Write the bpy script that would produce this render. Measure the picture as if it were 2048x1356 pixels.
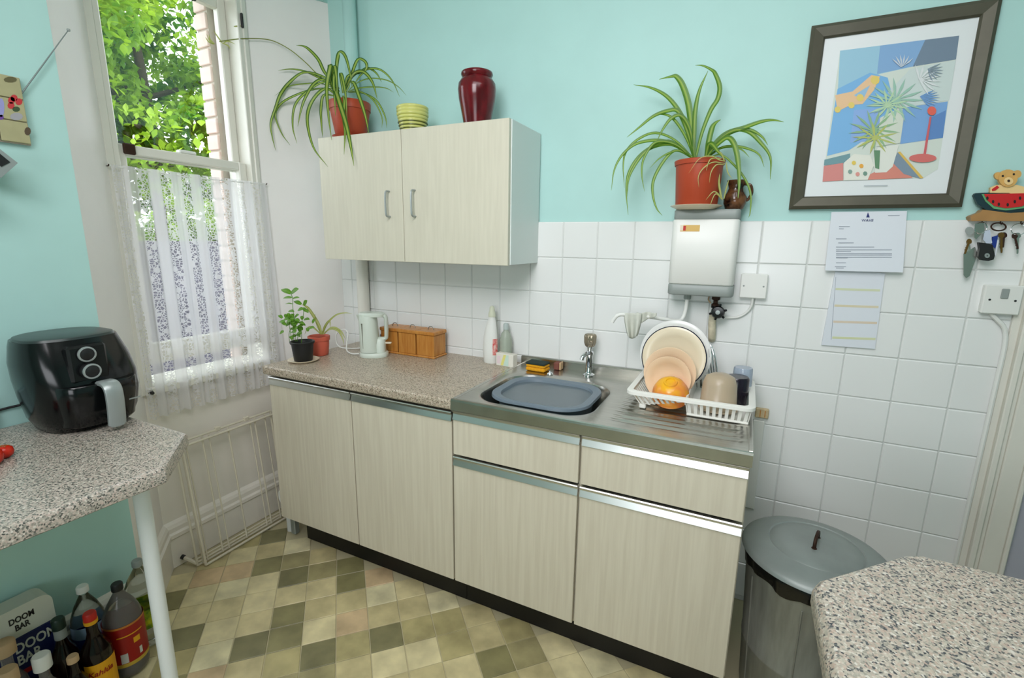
import bpy, math, random
from mathutils import Vector, Matrix
random.seed(7)
PI = math.pi
S = bpy.context.scene
COL = S.collection
for o in list(bpy.data.objects): bpy.data.objects.remove(o)

# ------------------------------------------------------------------ camera
YAW, PITCH, ROLL, FPX = 0.44907, -0.20333, 0.01321, 956.82
CAM = Vector((0.7108, -1.9715, 1.4407))
cy, sy, cp, sp = math.cos(YAW), math.sin(YAW), math.cos(PITCH), math.sin(PITCH)
FW = Vector((-sy*cp, cy*cp, sp)); RT0 = Vector((cy, sy, 0)); UP0 = RT0.cross(FW)
cr, sr = math.cos(ROLL), math.sin(ROLL)
RT = cr*RT0 + sr*UP0; UP = -sr*RT0 + cr*UP0
cd = bpy.data.cameras.new('camera'); cam = bpy.data.objects.new('camera', cd); COL.objects.link(cam)
cam.matrix_world = Matrix(((RT.x, UP.x, -FW.x, CAM.x), (RT.y, UP.y, -FW.y, CAM.y), (RT.z, UP.z, -FW.z, CAM.z), (0, 0, 0, 1)))
cd.sensor_width = 36; cd.lens = 36*FPX/2048; cd.clip_start = 0.02
S.camera = cam
def ray(px, py): return RT*((px-1024)/FPX) - UP*((py-678)/FPX) + FW
def atY(px, py, y): d = ray(px, py); return CAM + d*((y-CAM.y)/d.y)
def atX(px, py, x): d = ray(px, py); return CAM + d*((x-CAM.x)/d.x)
def atZ(px, py, z): d = ray(px, py); return CAM + d*((z-CAM.z)/d.z)

# ------------------------------------------------------------------ light, world, exposure
S.view_settings.view_transform = 'Standard'; S.view_settings.look = 'None'
S.view_settings.exposure = 0.05; S.view_settings.gamma = 1.0; S.view_settings.use_curve_mapping = False
w = bpy.data.worlds.new('sky'); S.world = w; w.use_nodes = True
wn = w.node_tree.nodes; wn['Background'].inputs[0].default_value = (0.86, 0.93, 1.0, 1); wn['Background'].inputs[1].default_value = 4.2
def light(name, kind, loc, target, energy, col=(1, 1, 1), size=1, size_y=None):
    l = bpy.data.lights.new(name, kind); l.energy = energy; l.color = col
    if kind == 'AREA':
        l.size = size
        if size_y: l.shape = 'RECTANGLE'; l.size_y = size_y
    o = bpy.data.objects.new(name, l); COL.objects.link(o); o.location = loc
    o.rotation_euler = (Vector(target)-Vector(loc)).to_track_quat('-Z', 'Y').to_euler()
    return o
sun = light('sun', 'SUN', (0, -6, 8), (-0.5, 0.0, 2.2), 3.6, (1.0, 0.95, 0.86)); sun.data.angle = 0.02
light('rear_window', 'AREA', (0.62, -3.55, 1.35), (0.62, 0, 1.2), 16, (0.93, 0.95, 1.0), 1.25, 0.8)
kl = light('flash_bounce', 'AREA', (0.25, -2.5, 2.45), (-0.05, 0.0, 1.15), 13, (0.98, 0.95, 0.99), 0.9, 0.7); kl.data.spread = math.radians(125)
light('ceiling_bounce', 'AREA', (0.5, -1.5, 2.7), (0.4, -1.1, 0.0), 24, (0.99, 0.955, 1.0), 1.4, 1.2)

# ------------------------------------------------------------------ materials
def lin(c):
    r = []
    for v in c[:3]:
        v /= 255.0
        r.append(v/12.92 if v <= 0.04045 else ((v+0.055)/1.055)**2.4)
    return tuple(r)+(1.0,)
MATS = {}
def new_mat(name):
    m = bpy.data.materials.new(name); m.use_nodes = True; MATS[name] = m
    return m, m.node_tree.nodes, m.node_tree.links, m.node_tree.nodes['Principled BSDF']
def mk(name, c, rough=0.5, metal=0.0, var=0.0, scale=20, trans=0, ior=1.45, bump=0, stretch=(1, 1, 1), c2=None, alpha=1, coat=0):
    m, n, l, p = new_mat(name)
    p.inputs['Base Color'].default_value = lin(c); p.inputs['Roughness'].default_value = rough
    p.inputs['Metallic'].default_value = metal; p.inputs['Transmission Weight'].default_value = trans
    p.inputs['IOR'].default_value = ior; p.inputs['Coat Weight'].default_value = coat
    if alpha < 1: p.inputs['Alpha'].default_value = alpha
    if var or c2 or bump:
        g = n.new('ShaderNodeNewGeometry'); mp = n.new('ShaderNodeMapping'); mp.inputs['Scale'].default_value = stretch
        l.new(g.outputs['Position'], mp.inputs['Vector'])
        t = n.new('ShaderNodeTexNoise'); t.inputs['Scale'].default_value = scale; t.inputs['Detail'].default_value = 4
        l.new(mp.outputs[0], t.inputs['Vector'])
        r = n.new('ShaderNodeValToRGB'); r.color_ramp.elements[0].position = 0.35; r.color_ramp.elements[1].position = 0.65
        a = lin(c); b = lin(c2) if c2 else tuple(x*(1-var) for x in a[:3])+(1,)
        r.color_ramp.elements[0].color = b; r.color_ramp.elements[1].color = a
        l.new(t.outputs[0], r.inputs[0]); l.new(r.outputs[0], p.inputs['Base Color'])
        if bump:
            bn = n.new('ShaderNodeBump'); bn.inputs['Strength'].default_value = bump; bn.inputs['Distance'].default_value = 0.002
            l.new(t.outputs[0], bn.inputs['Height']); l.new(bn.outputs[0], p.inputs['Normal'])
    return m
AQUA = mk('aqua_paint', (176, 217, 211), 0.55, var=0.03, scale=6)
WHITEP = mk('white_wall_paint', (240, 238, 234), 0.5, var=0.03, scale=5)
WOODW = mk('white_gloss_wood', (226, 225, 214), 0.3, var=0.04, scale=9)
CEIL = mk('ceiling_paint', (240, 240, 235), 0.8)
PANELW = mk('cream_paint', (240, 236, 226), 0.35, var=0.05, scale=4)
GROUT = mk('grout', (206, 210, 206), 0.8)
TILE = mk('white_glazed_tile', (230, 233, 230), 0.2, var=0.015, scale=3)
LAM = mk('limed_wood_laminate', (212, 206, 186), 0.42, scale=9, stretch=(10, 10, 0.4), c2=(203, 196, 176), bump=0.03)
LAMW = mk('pale_wood_laminate', (208, 205, 186), 0.42, scale=9, stretch=(9, 9, 0.55), c2=(202, 199, 180))
CARC = mk('white_carcass', (214, 224, 220), 0.4)
ALU = mk('brushed_aluminium', (216, 217, 214), 0.3, 1.0)
STEEL = mk('stainless_steel', (194, 192, 184), 0.27, 1.0, var=0.12, scale=14, stretch=(1, 6, 1))
CHROME = mk('chrome', (215, 218, 220), 0.07, 1.0)
KICK = mk('black_plinth', (16, 15, 13), 0.5)
WHPL = mk('white_plastic', (226, 228, 222), 0.35)
GREYP = mk('grey_plastic', (146, 154, 150), 0.4)
TERRA = mk('terracotta_plastic', (172, 68, 38), 0.45)
TERRA2 = mk('salmon_terracotta', (207, 98, 76), 0.5)
SOIL = mk('potting_soil', (45, 33, 24), 0.95, var=0.4, scale=90)
BLACK = mk('black_plastic', (17, 19, 20), 0.22)
BLACKM = mk('matt_black_plastic', (24, 25, 26), 0.45)
FRYG = mk('fryer_gloss_black', (9, 11, 12), 0.16)
LIDG = mk('grey_green_lid', (46, 58, 56), 0.3)
SILV = mk('silver_plastic', (158, 166, 164), 0.35, 0.4)
MAROON = mk('maroon_glaze', (105, 18, 26), 0.16, var=0.5, scale=30, stretch=(1, 1, .5))
YGLAZE = mk('yellow_green_glaze', (205, 206, 120), 0.25)
OLIVE = mk('dark_olive_glaze', (88, 96, 34), 0.3)
GAL = mk('galvanised_steel', (150, 152, 144), 0.5, 0.45, var=0.3, scale=12, stretch=(3, 3, .4))
GALLID = mk('galvanised_lid', (150, 158, 154), 0.45, 0.4, var=0.15, scale=8)
BINBAG = mk('black_bin_liner', (8, 8, 9), 0.22, var=0.3, scale=40, bump=0.8)
PINE = mk('honey_pine', (196, 138, 66), 0.35, scale=9, stretch=(8, 8, 1), c2=(176, 112, 44))
WIREM = mk('grey_wire', (120, 116, 104), 0.4, 0.7)
KETT = mk('pale_green_plastic', (206, 216, 204), 0.35)
FRAMEM = mk('pewter_frame', (86, 84, 70), 0.42, 0.25, var=0.15, scale=14)
PAPER = mk('white_paper', (216, 222, 228), 0.7)
INK = mk('grey_ink', (150, 158, 168), 0.8)
INKD = mk('dark_blue_ink', (40, 52, 110), 0.7)
TUB = mk('slate_blue_plastic', (108, 122, 132), 0.4)
WATER = mk('grey_water', (96, 108, 114), 0.25)
RACKP = mk('rack_white_plastic', (230, 230, 222), 0.4)
CREAM = mk('cream_china', (226, 214, 186), 0.22)
CHINA = mk('white_china', (226, 228, 224), 0.2)
NAVY = mk('navy_rim', (22, 30, 52), 0.25)
PEACH = mk('peach_china', (232, 204, 170), 0.25)
ORANGE = mk('orange_yellow_glaze', (236, 176, 32), 0.22, c2=(222, 104, 74), scale=11)
BEIGEC = mk('cloudy_beige_plastic', (206, 188, 160), 0.3, trans=0.35)
CLOTHM = mk('pale_cloth', (205, 208, 196), 0.9, var=0.08, scale=40)
GLASS = mk('clear_plastic', (235, 240, 238), 0.06, trans=1.0, ior=1.25)
GLASSG = mk('cola_clear_plastic', (200, 195, 190), 0.08, trans=0.8, ior=1.25)
REDL = mk('red_label', (150, 22, 16), 0.4)
YELL = mk('yellow_label', (222, 160, 22), 0.45)
LIME = mk('lime_label', (196, 206, 30), 0.45, c2=(70, 120, 20), scale=45)
BLUEL = mk('blue_label', (18, 50, 130), 0.45)
DARKL = mk('dark_drink', (18, 8, 6), 0.12)
REDC = mk('red_cap', (190, 34, 22), 0.4)
GREENC = mk('dark_green_cap', (12, 40, 30), 0.4)
BOXW = mk('white_card', (196, 200, 188), 0.6)
BOXN = mk('navy_card', (12, 26, 78), 0.5)
CORK = mk('cork_beige', (190, 160, 122), 0.7)
TOMATO = mk('tomato_red', (196, 40, 20), 0.25)
BRICKM = mk('pale_brick', (232, 208, 196), 0.8, var=0.12, scale=20)
MORTAR = mk('mortar', (190, 180, 165), 0.9)
BARK = mk('bark', (60, 48, 34), 0.9, var=0.3, scale=10)
WIREW = mk('white_coated_wire', (214, 208, 188), 0.4)
LEGM = mk('white_tube_leg', (226, 231, 230), 0.35)
BRASS = mk('old_brass', (120, 92, 48), 0.4, 0.8)
RUST = mk('rusty_iron', (60, 40, 30), 0.6, 0.5)
BLK2 = mk('black_brown_glaze', (22, 12, 10), 0.12, c2=(120, 80, 50), scale=26)
CREAMP = mk('cream_painted_pipe', (214, 206, 178), 0.5, var=0.25, scale=60)
SPY = mk('sponge_yellow', (226, 160, 20), 0.9, var=0.15, scale=120)
SPG = mk('scourer_dark_green', (38, 52, 48), 0.95)
KNOBM = mk('clear_acrylic_knob', (150, 140, 120), 0.1, 0.5)
LAV = mk('lavender_grey_door', (176, 178, 190), 0.5)
PLAQ = mk('sand_ceramic', (172, 168, 128), 0.4, var=0.08, scale=30)
MELR = mk('melon_red', (196, 34, 36), 0.4)
MELG = mk('melon_pale_green', (96, 160, 110), 0.4)
MELD = mk('melon_dark_rind', (22, 50, 56), 0.4)
BEAR = mk('bear_tan', (216, 170, 96), 0.5, var=0.1, scale=60)
BEARD = mk('bear_light', (232, 200, 140), 0.5)
SHELFW = mk('key_rack_wood', (170, 128, 76), 0.5, var=0.15, scale=20)
PINK = mk('pink_plastic', (214, 130, 120), 0.5)
def flat(name, c): return mk(name, c, 0.6)

def granite(name, cols, scale=150):
    m, n, l, p = new_mat(name)
    g = n.new('ShaderNodeNewGeometry'); v = n.new('ShaderNodeTexVoronoi'); v.inputs['Scale'].default_value = scale
    l.new(g.outputs['Position'], v.inputs['Vector'])
    sc = n.new('ShaderNodeSeparateColor'); l.new(v.outputs['Color'], sc.inputs[0])
    r = n.new('ShaderNodeValToRGB'); r.color_ramp.interpolation = 'LINEAR'
    e = r.color_ramp.elements
    e[0].position = 0; e[0].color = lin(cols[0][1]); e[1].position = 1; e[1].color = lin(cols[-1][1])
    for pos, c in cols[1:-1]: k = e.new(pos); k.color = lin(c)
    l.new(sc.outputs[0], r.inputs[0])
    t = n.new('ShaderNodeTexNoise'); t.inputs['Scale'].default_value = scale*.7; t.inputs['Detail'].default_value = 3
    l.new(g.outputs['Position'], t.inputs['Vector'])
    mx = n.new('ShaderNodeMix'); mx.data_type = 'RGBA'; mx.blend_type = 'OVERLAY'; mx.inputs[0].default_value = 0.35
    l.new(r.outputs[0], mx.inputs[6]); l.new(t.outputs[0], mx.inputs[7]); l.new(mx.outputs[2], p.inputs['Base Color'])
    p.inputs['Roughness'].default_value = 0.28
    return m
GRAN = granite('speckled_laminate_worktop', [(0, (84, 78, 66)), (.12, (118, 108, 92)), (.3, (166, 152, 130)), (.5, (176, 166, 146)), (.7, (190, 180, 160)), (.85, (170, 148, 130)), (1, (208, 200, 184))], 330)
GRANL = granite('speckled_counter_left', [(0, (70, 72, 68)), (.15, (112, 112, 104)), (.35, (160, 156, 144)), (.55, (178, 172, 158)), (.75, (186, 168, 156)), (1, (206, 200, 188))], 330)
GRANR = granite('speckled_counter_right', [(0, (62, 66, 72)), (.1, (96, 98, 98)), (.25, (160, 156, 142)), (.5, (190, 184, 168)), (.75, (186, 164, 148)), (.88, (200, 192, 176)), (1, (214, 210, 198))], 300)

def floor_tile_mat():
    m, n, l, p = new_mat('mottled_floor_tile')
    oi = n.new('ShaderNodeObjectInfo'); g = n.new('ShaderNodeNewGeometry')
    t = n.new('ShaderNodeTexNoise'); t.inputs['Scale'].default_value = 11; t.inputs['Detail'].default_value = 3
    l.new(g.outputs['Position'], t.inputs['Vector'])
    mr = n.new('ShaderNodeMapRange'); mr.inputs[1].default_value = .3; mr.inputs[2].default_value = .7; mr.inputs[3].default_value = .72; mr.inputs[4].default_value = 1.16
    l.new(t.outputs[0], mr.inputs[0])
    mx = n.new('ShaderNodeMix'); mx.data_type = 'RGBA'; mx.blend_type = 'MULTIPLY'; mx.inputs[0].default_value = 1
    l.new(oi.outputs['Color'], mx.inputs[6]); l.new(mr.outputs[0], mx.inputs[7]); l.new(mx.outputs[2], p.inputs['Base Color'])
    p.inputs['Roughness'].default_value = 0.33
    return m
FTILE = floor_tile_mat()
FGROUT = mk('floor_joint', (190, 182, 148), 0.6)

def leaf_mat(name, edge, mid, tr=0.35, band=0.22):
    m, n, l, p = new_mat(name)
    uv = n.new('ShaderNodeUVMap'); sx = n.new('ShaderNodeSeparateXYZ'); l.new(uv.outputs[0], sx.inputs[0])
    a = n.new('ShaderNodeMath'); a.operation = 'SUBTRACT'; l.new(sx.outputs[0], a.inputs[0]); a.inputs[1].default_value = 0.5
    b = n.new('ShaderNodeMath'); b.operation = 'ABSOLUTE'; l.new(a.outputs[0], b.inputs[0])
    r = n.new('ShaderNodeValToRGB'); r.color_ramp.elements[0].position = band-.06; r.color_ramp.elements[1].position = band+.06
    r.color_ramp.elements[0].color = lin(mid); r.color_ramp.elements[1].color = lin(edge)
    l.new(b.outputs[0], r.inputs[0]); l.new(r.outputs[0], p.inputs['Base Color']); p.inputs['Roughness'].default_value = 0.4
    tb = n.new('ShaderNodeBsdfTranslucent'); l.new(r.outputs[0], tb.inputs[0])
    ms = n.new('ShaderNodeMixShader'); ms.inputs[0].default_value = tr
    l.new(p.outputs[0], ms.inputs[1]); l.new(tb.outputs[0], ms.inputs[2]); l.new(ms.outputs[0], n['Material Output'].inputs[0])
    return m
LEAF = leaf_mat('spider_leaf_variegated', (62, 108, 28), (168, 190, 84))
LEAFR = leaf_mat('spider_leaf_right', (84, 132, 34), (150, 178, 66), band=.16)
LEAFP = leaf_mat('pale_runner', (150, 160, 80), (186, 190, 110))
LEAFC = leaf_mat('young_citrus_leaf', (96, 150, 34), (130, 176, 60), band=.05)
def tree_leaf(name, c1, c2):
    m, n, l, p = new_mat(name)
    oi = n.new('ShaderNodeNewGeometry'); t = n.new('ShaderNodeTexNoise'); t.inputs['Scale'].default_value = 2.2; l.new(oi.outputs['Position'], t.inputs['Vector'])
    r = n.new('ShaderNodeValToRGB'); r.color_ramp.elements[0].position = .35; r.color_ramp.elements[1].position = .62
    r.color_ramp.elements[0].color = lin(c1); r.color_ramp.elements[1].color = lin(c2); l.new(t.outputs[0], r.inputs[0])
    l.new(r.outputs[0], p.inputs['Base Color']); p.inputs['Roughness'].default_value = .5
    tb = n.new('ShaderNodeBsdfTranslucent'); l.new(r.outputs[0], tb.inputs[0])
    ms = n.new('ShaderNodeMixShader'); ms.inputs[0].default_value = .45
    l.new(p.outputs[0], ms.inputs[1]); l.new(tb.outputs[0], ms.inputs[2]); l.new(ms.outputs[0], n['Material Output'].inputs[0])
    return m
TLEAF = tree_leaf('garden_tree_leaf', (66, 118, 22), (158, 190, 46))

def lace_mat():
    m, n, l, p = new_mat('white_net_lace')
    uv = n.new('ShaderNodeUVMap'); sx = n.new('ShaderNodeSeparateXYZ'); l.new(uv.outputs[0], sx.inputs[0])
    def math_(op, a, b=None, c=None):
        k = n.new('ShaderNodeMath'); k.operation = op
        for i, v in enumerate((a, b, c)):
            if v is None: continue
            if isinstance(v, (int, float)): k.inputs[i].default_value = v
            else: l.new(v, k.inputs[i])
        return k.outputs[0]
    # vertical pattern bands
    s1 = math_('SINE', math_('MULTIPLY', sx.outputs[0], 2*PI/0.084))
    band = math_('GREATER_THAN', s1, 0.1)
    v = n.new('ShaderNodeTexVoronoi'); v.feature = 'DISTANCE_TO_EDGE'; v.inputs['Scale'].default_value = 95
    l.new(uv.outputs[0], v.inputs['Vector'])
    hole = math_('GREATER_THAN', v.outputs['Distance'], 0.11)
    v2 = n.new('ShaderNodeTexVoronoi'); v2.inputs['Scale'].default_value = 24; l.new(uv.outputs[0], v2.inputs['Vector'])
    flower = math_('GREATER_THAN', v2.outputs['Distance'], 0.28)
    fringe = math_('GREATER_THAN', sx.outputs[1], 0.05)
    h = math_('MULTIPLY', math_('MULTIPLY', band, hole), flower)
    fac = math_('ADD', 0.27, math_('MULTIPLY', h, 0.66))
    df = n.new('ShaderNodeBsdfDiffuse'); df.inputs[0].default_value = (.86, .86, .87, 1)
    tl = n.new('ShaderNodeBsdfTranslucent'); tl.inputs[0].default_value = (.9, .9, .92, 1)
    m1 = n.new('ShaderNodeMixShader'); m1.inputs[0].default_value = .5; l.new(df.outputs[0], m1.inputs[1]); l.new(tl.outputs[0], m1.inputs[2])
    tr = n.new('ShaderNodeBsdfTransparent')
    m2 = n.new('ShaderNodeMixShader'); l.new(fac, m2.inputs[0]); l.new(m1.outputs[0], m2.inputs[1]); l.new(tr.outputs[0], m2.inputs[2])
    l.new(m2.outputs[0], n['Material Output'].inputs[0])
    return m
LACE = lace_mat()
def pane_mat():
    m, n, l, p = new_mat('window_glass')
    tr = n.new('ShaderNodeBsdfTransparent'); gl = n.new('ShaderNodeBsdfGlossy'); gl.inputs['Roughness'].default_value = .02
    ms = n.new('ShaderNodeMixShader'); ms.inputs[0].default_value = .06
    l.new(tr.outputs[0], ms.inputs[1]); l.new(gl.outputs[0], ms.inputs[2]); l.new(ms.outputs[0], n['Material Output'].inputs[0])
    return m
PANE = pane_mat()

# ------------------------------------------------------------------ mesh helpers
OFF = {}
class G:
    def __init__(s): s.v = []; s.f = []; s.uv = None
    def add(s, vs, fs):
        b = len(s.v); s.v += [Vector(q) for q in vs]; s.f += [tuple(b+i for i in f) for f in fs]; return s
    def box(s, x0, x1, y0, y1, z0, z1, b=0.0):
        if x0 > x1: x0, x1 = x1, x0
        if y0 > y1: y0, y1 = y1, y0
        if z0 > z1: z0, z1 = z1, z0
        b = min(b, (x1-x0)*.49, (y1-y0)*.49, (z1-z0)*.49)
        if b <= 0:
            return s.add([(x, y, z) for x in (x0, x1) for y in (y0, y1) for z in (z0, z1)],
                         [(0, 1, 3, 2), (4, 6, 7, 5), (0, 4, 5, 1), (2, 3, 7, 6), (0, 2, 6, 4), (1, 5, 7, 3)])
        V = []; idx = {}
        X = (x0, x1); Y = (y0, y1); Z = (z0, z1)
        for i in (0, 1):
            for j in (0, 1):
                for k in (0, 1):
                    sx, sy_, sz = (1, -1)[i], (1, -1)[j], (1, -1)[k]
                    for a in range(3):
                        p = [X[i]+sx*b, Y[j]+sy_*b, Z[k]+sz*b]; p[a] = (X[i], Y[j], Z[k])[a]
                        idx[(i, j, k, a)] = len(V); V.append(p)
        F = []
        for a in range(3):
            o1, o2 = [q for q in range(3) if q != a]
            for e in (0, 1):
                c = []
                for (u, v_) in ((0, 0), (1, 0), (1, 1), (0, 1)):
                    t = [0, 0, 0]; t[a] = e; t[o1] = u; t[o2] = v_; c.append(idx[(t[0], t[1], t[2], a)])
                F.append(tuple(c))
            for u in (0, 1):          # edges along axis a: between faces o1,o2
                for v_ in (0, 1):
                    t0 = [0, 0, 0]; t0[o1] = u; t0[o2] = v_; t1 = list(t0); t1[a] = 1
                    F.append((idx[(*t0, o1)], idx[(*t1, o1)], idx[(*t1, o2)], idx[(*t0, o2)]))
        for i in (0, 1):
            for j in (0, 1):
                for k in (0, 1): F.append((idx[(i, j, k, 0)], idx[(i, j, k, 1)], idx[(i, j, k, 2)]))
        return s.add(V, F)
    def lathe(s, prof, c=(0, 0, 0), n=32, axis='z', a0=0, sx=1, sy=1, ring=False, caps=True):
        if ring: prof = list(prof)+[prof[0]]; caps = False
        V = []; F = []; m = len(prof)
        for k in range(n):
            a = a0+2*PI*k/n
            for r, z in prof:
                if axis == 'z': V.append((c[0]+r*sx*math.cos(a), c[1]+r*sy*math.sin(a), c[2]+z))
                elif axis == 'y': V.append((c[0]+r*sx*math.cos(a), c[1]+z, c[2]+r*sy*math.sin(a)))
                else: V.append((c[0]+z, c[1]+r*sx*math.cos(a), c[2]+r*sy*math.sin(a)))
        for k in range(n):
            k2 = (k+1) % n
            for i in range(m-1): F.append((k*m+i, k2*m+i, k2*m+i+1, k*m+i+1))
        if caps and prof[0][0] > 1e-6: F.append(tuple(k*m for k in range(n))[::-1])
        if caps and prof[-1][0] > 1e-6: F.append(tuple(k*m+m-1 for k in range(n)))
        return s.add(V, F)
    def tube(s, pts, r, n=8, closed=False, cap=True):
        P = [Vector(p) for p in pts]; N = len(P); V = []; F = []
        rr = r if isinstance(r, (list, tuple)) else [r]*N
        up = None
        for i, p in enumerate(P):
            if closed: t = (P[(i+1) % N]-P[i-1])
            else: t = (P[min(i+1, N-1)]-P[max(i-1, 0)])
            t = t.normalized() if t.length > 1e-9 else Vector((0, 0, 1))
            if up is None: up = Vector((0, 0, 1)) if abs(t.z) < .9 else Vector((1, 0, 0))
            b = t.cross(up)
            if b.length < 1e-5: b = t.cross(Vector((1, 0, .3)))
            b.normalize(); u = b.cross(t).normalized(); up = u
            for k in range(n):
                a = 2*PI*k/n; V.append(p+rr[i]*(math.cos(a)*b+math.sin(a)*u))
        M = N if closed else N-1
        for i in range(M):
            j = (i+1) % N
            for k in range(n): F.append((i*n+k, j*n+k, j*n+(k+1) % n, i*n+(k+1) % n))
        if cap and not closed: F.append(tuple(range(n))[::-1]); F.append(tuple((N-1)*n+k for k in range(n)))
        return s.add(V, F)
    def prism(s, pts, d):
        """polygon of 3D points extruded by vector d"""
        P = [Vector(p) for p in pts]; n = len(P); d = Vector(d)
        return s.add(P+[p+d for p in P], [tuple(range(n))[::-1], tuple(range(n, 2*n))]+[(i, (i+1) % n, n+(i+1) % n, n+i) for i in range(n)])
    def loft(s, rings, cap0=True, cap1=True):
        n = len(rings[0]); V = [q for r in rings for q in r]; F = []
        for i in range(len(rings)-1):
            for k in range(n): F.append((i*n+k, i*n+(k+1) % n, (i+1)*n+(k+1) % n, (i+1)*n+k))
        if cap0: F.append(tuple(range(n))[::-1])
        if cap1: F.append(tuple((len(rings)-1)*n+k for k in range(n)))
        return s.add(V, F)
    def xf(s, M): s.v = [M @ p for p in s.v]; return s

def link(name, me, mat, parent):
    o = bpy.data.objects.new(name, me); COL.objects.link(o)
    if mat and len(me.materials) == 0: me.materials.append(mat)
    if parent: o.parent = parent; OFF[o] = OFF.get(parent, Vector())
    return o
def obj(name, g, mat, parent=None, smooth=False, ang=40, recalc=True):
    off = OFF.get(parent, Vector()) if parent else Vector()
    me = bpy.data.meshes.new(name); me.from_pydata([tuple(p-off) for p in g.v], [], g.f); me.update()
    if recalc:
        import bmesh
        bm = bmesh.new(); bm.from_mesh(me); bmesh.ops.recalc_face_normals(bm, faces=bm.faces); bm.to_mesh(me); bm.free()
    if smooth:
        me.shade_smooth()
        try: me.set_sharp_from_angle(angle=math.radians(ang))
        except Exception: pass
    if g.uv:
        ul = me.uv_layers.new(name='UVMap')
        for lp in me.loops: ul.data[lp.index].uv = g.uv[lp.vertex_index]
    return link(name, me, mat, parent)
def tag(o, label, cat, group=None, kind=None):
    if label: o['label'] = label
    if cat: o['category'] = cat
    if group: o['group'] = group
    if kind: o['kind'] = kind
    return o
def thing(name, label, cat, loc=(0, 0, 0), rz=0, group=None, world=True):
    o = bpy.data.objects.new(name, None); COL.objects.link(o); o.location = loc; o.rotation_euler = (0, 0, rz)
    o.empty_display_size = .05
    tag(o, label, cat, group); OFF[o] = Vector(loc) if world else Vector()
    return o
def struct(name, g, mat, parent=None, label=None):
    o = obj(name, g, mat, parent)
    if not parent: o['kind'] = 'structure'
    if label: o['label'] = label
    return o
def smooth_path(pts, k=5):
    P = [Vector(p) for p in pts]; out = []
    Q = [2*P[0]-P[1]]+P+[2*P[-1]-P[-2]]
    for i in range(1, len(Q)-2):
        a, b, c, d = Q[i-1:i+3]
        for j in range(k):
            t = j/k
            out.append(.5*((2*b)+(c-a)*t+(2*a-5*b+4*c-d)*t*t+(3*b-a-3*c+d)*t**3))
    out.append(P[-1]); return out
def circ(r, n=20, c=(0, 0), sx=1, sy=1): return [(c[0]+r*sx*math.cos(2*PI*k/n), c[1]+r*sy*math.sin(2*PI*k/n)) for k in range(n)]
def rrect(x0, x1, y0, y1, r, n=6):
    out = []
    for cx, cy_, a in ((x1-r, y1-r, 0), (x0+r, y1-r, 90), (x0+r, y0+r, 180), (x1-r, y0+r, 270)):
        for k in range(n+1):
            t = math.radians(a+90*k/n); out.append((cx+r*math.cos(t), cy_+r*math.sin(t)))
    return out
def text(name, s, size, M, mat, parent, ext=.0004, bold=0.0, align='LEFT'):
    cu = bpy.data.curves.new(name, 'FONT'); cu.body = s; cu.size = size; cu.extrude = ext; cu.offset = bold; cu.align_x = align
    cu.resolution_u = 3
    o = bpy.data.objects.new(name+'_tmp', cu); COL.objects.link(o)
    dg = bpy.context.evaluated_depsgraph_get(); me = bpy.data.meshes.new_from_object(o.evaluated_get(dg))
    bpy.data.objects.remove(o)
    off = OFF.get(parent, Vector())
    me.transform(Matrix.Translation(-off) @ M); me.name = name; me.materials.clear()
    return link(name, me, mat, parent)
def frame_M(o, ex, ey):
    ex = Vector(ex).normalized(); ey = Vector(ey).normalized(); ez = ex.cross(ey)
    return Matrix(((ex.x, ey.x, ez.x, o[0]), (ex.y, ey.y, ez.y, o[1]), (ex.z, ey.z, ez.z, o[2]), (0, 0, 0, 1)))
def leaf(name, path, w, mat, parent, fold=.25, k=5, side=None):
    P = smooth_path(path, k); n = len(P); g = G(); g.uv = []
    view = (CAM-P[n//2]).normalized() if side is None else Vector(side)
    F = []
    for i, p in enumerate(P):
        t = (P[min(i+1, n-1)]-P[max(i-1, 0)]).normalized()
        b = t.cross(view+Vector((0, 0, .55))); b = b.normalized() if b.length > 1e-5 else Vector((1, 0, 0))
        u = b.cross(t).normalized(); s = i/(n-1)
        ww = w*.5*min(1, .55+1.6*s)*(1-max(0, (s-.45)/.55)**1.6*.93)
        for q, uu in ((-1, 0), (0, .5), (1, 1)):
            g.v.append(p+b*(ww*q)+u*(abs(q)*ww*fold)); g.uv.append((uu, s))
    for i in range(n-1):
        for j in (0, 1): F.append((3*i+j, 3*i+j+1, 3*i+j+4, 3*i+j+3))
    g.f = F
    return obj(name, g, mat, parent, smooth=True, ang=80, recalc=False)

# ================================================================== SETTING
XL, XW, YS = -1.19, -1.45, -0.945     # left wall, window recess plane, recess left end
CZ = 2.75
# floor with diagonal tiles
fl = struct('floor', G().box(-1.47, 2.6, -3.6, 0.0, -0.1, -0.003), FGROUT)
s1 = .1159; fx, fy = -1.5015, -.6742; A = math.radians(45.32); ca, sa = math.cos(A), math.sin(A)
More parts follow.
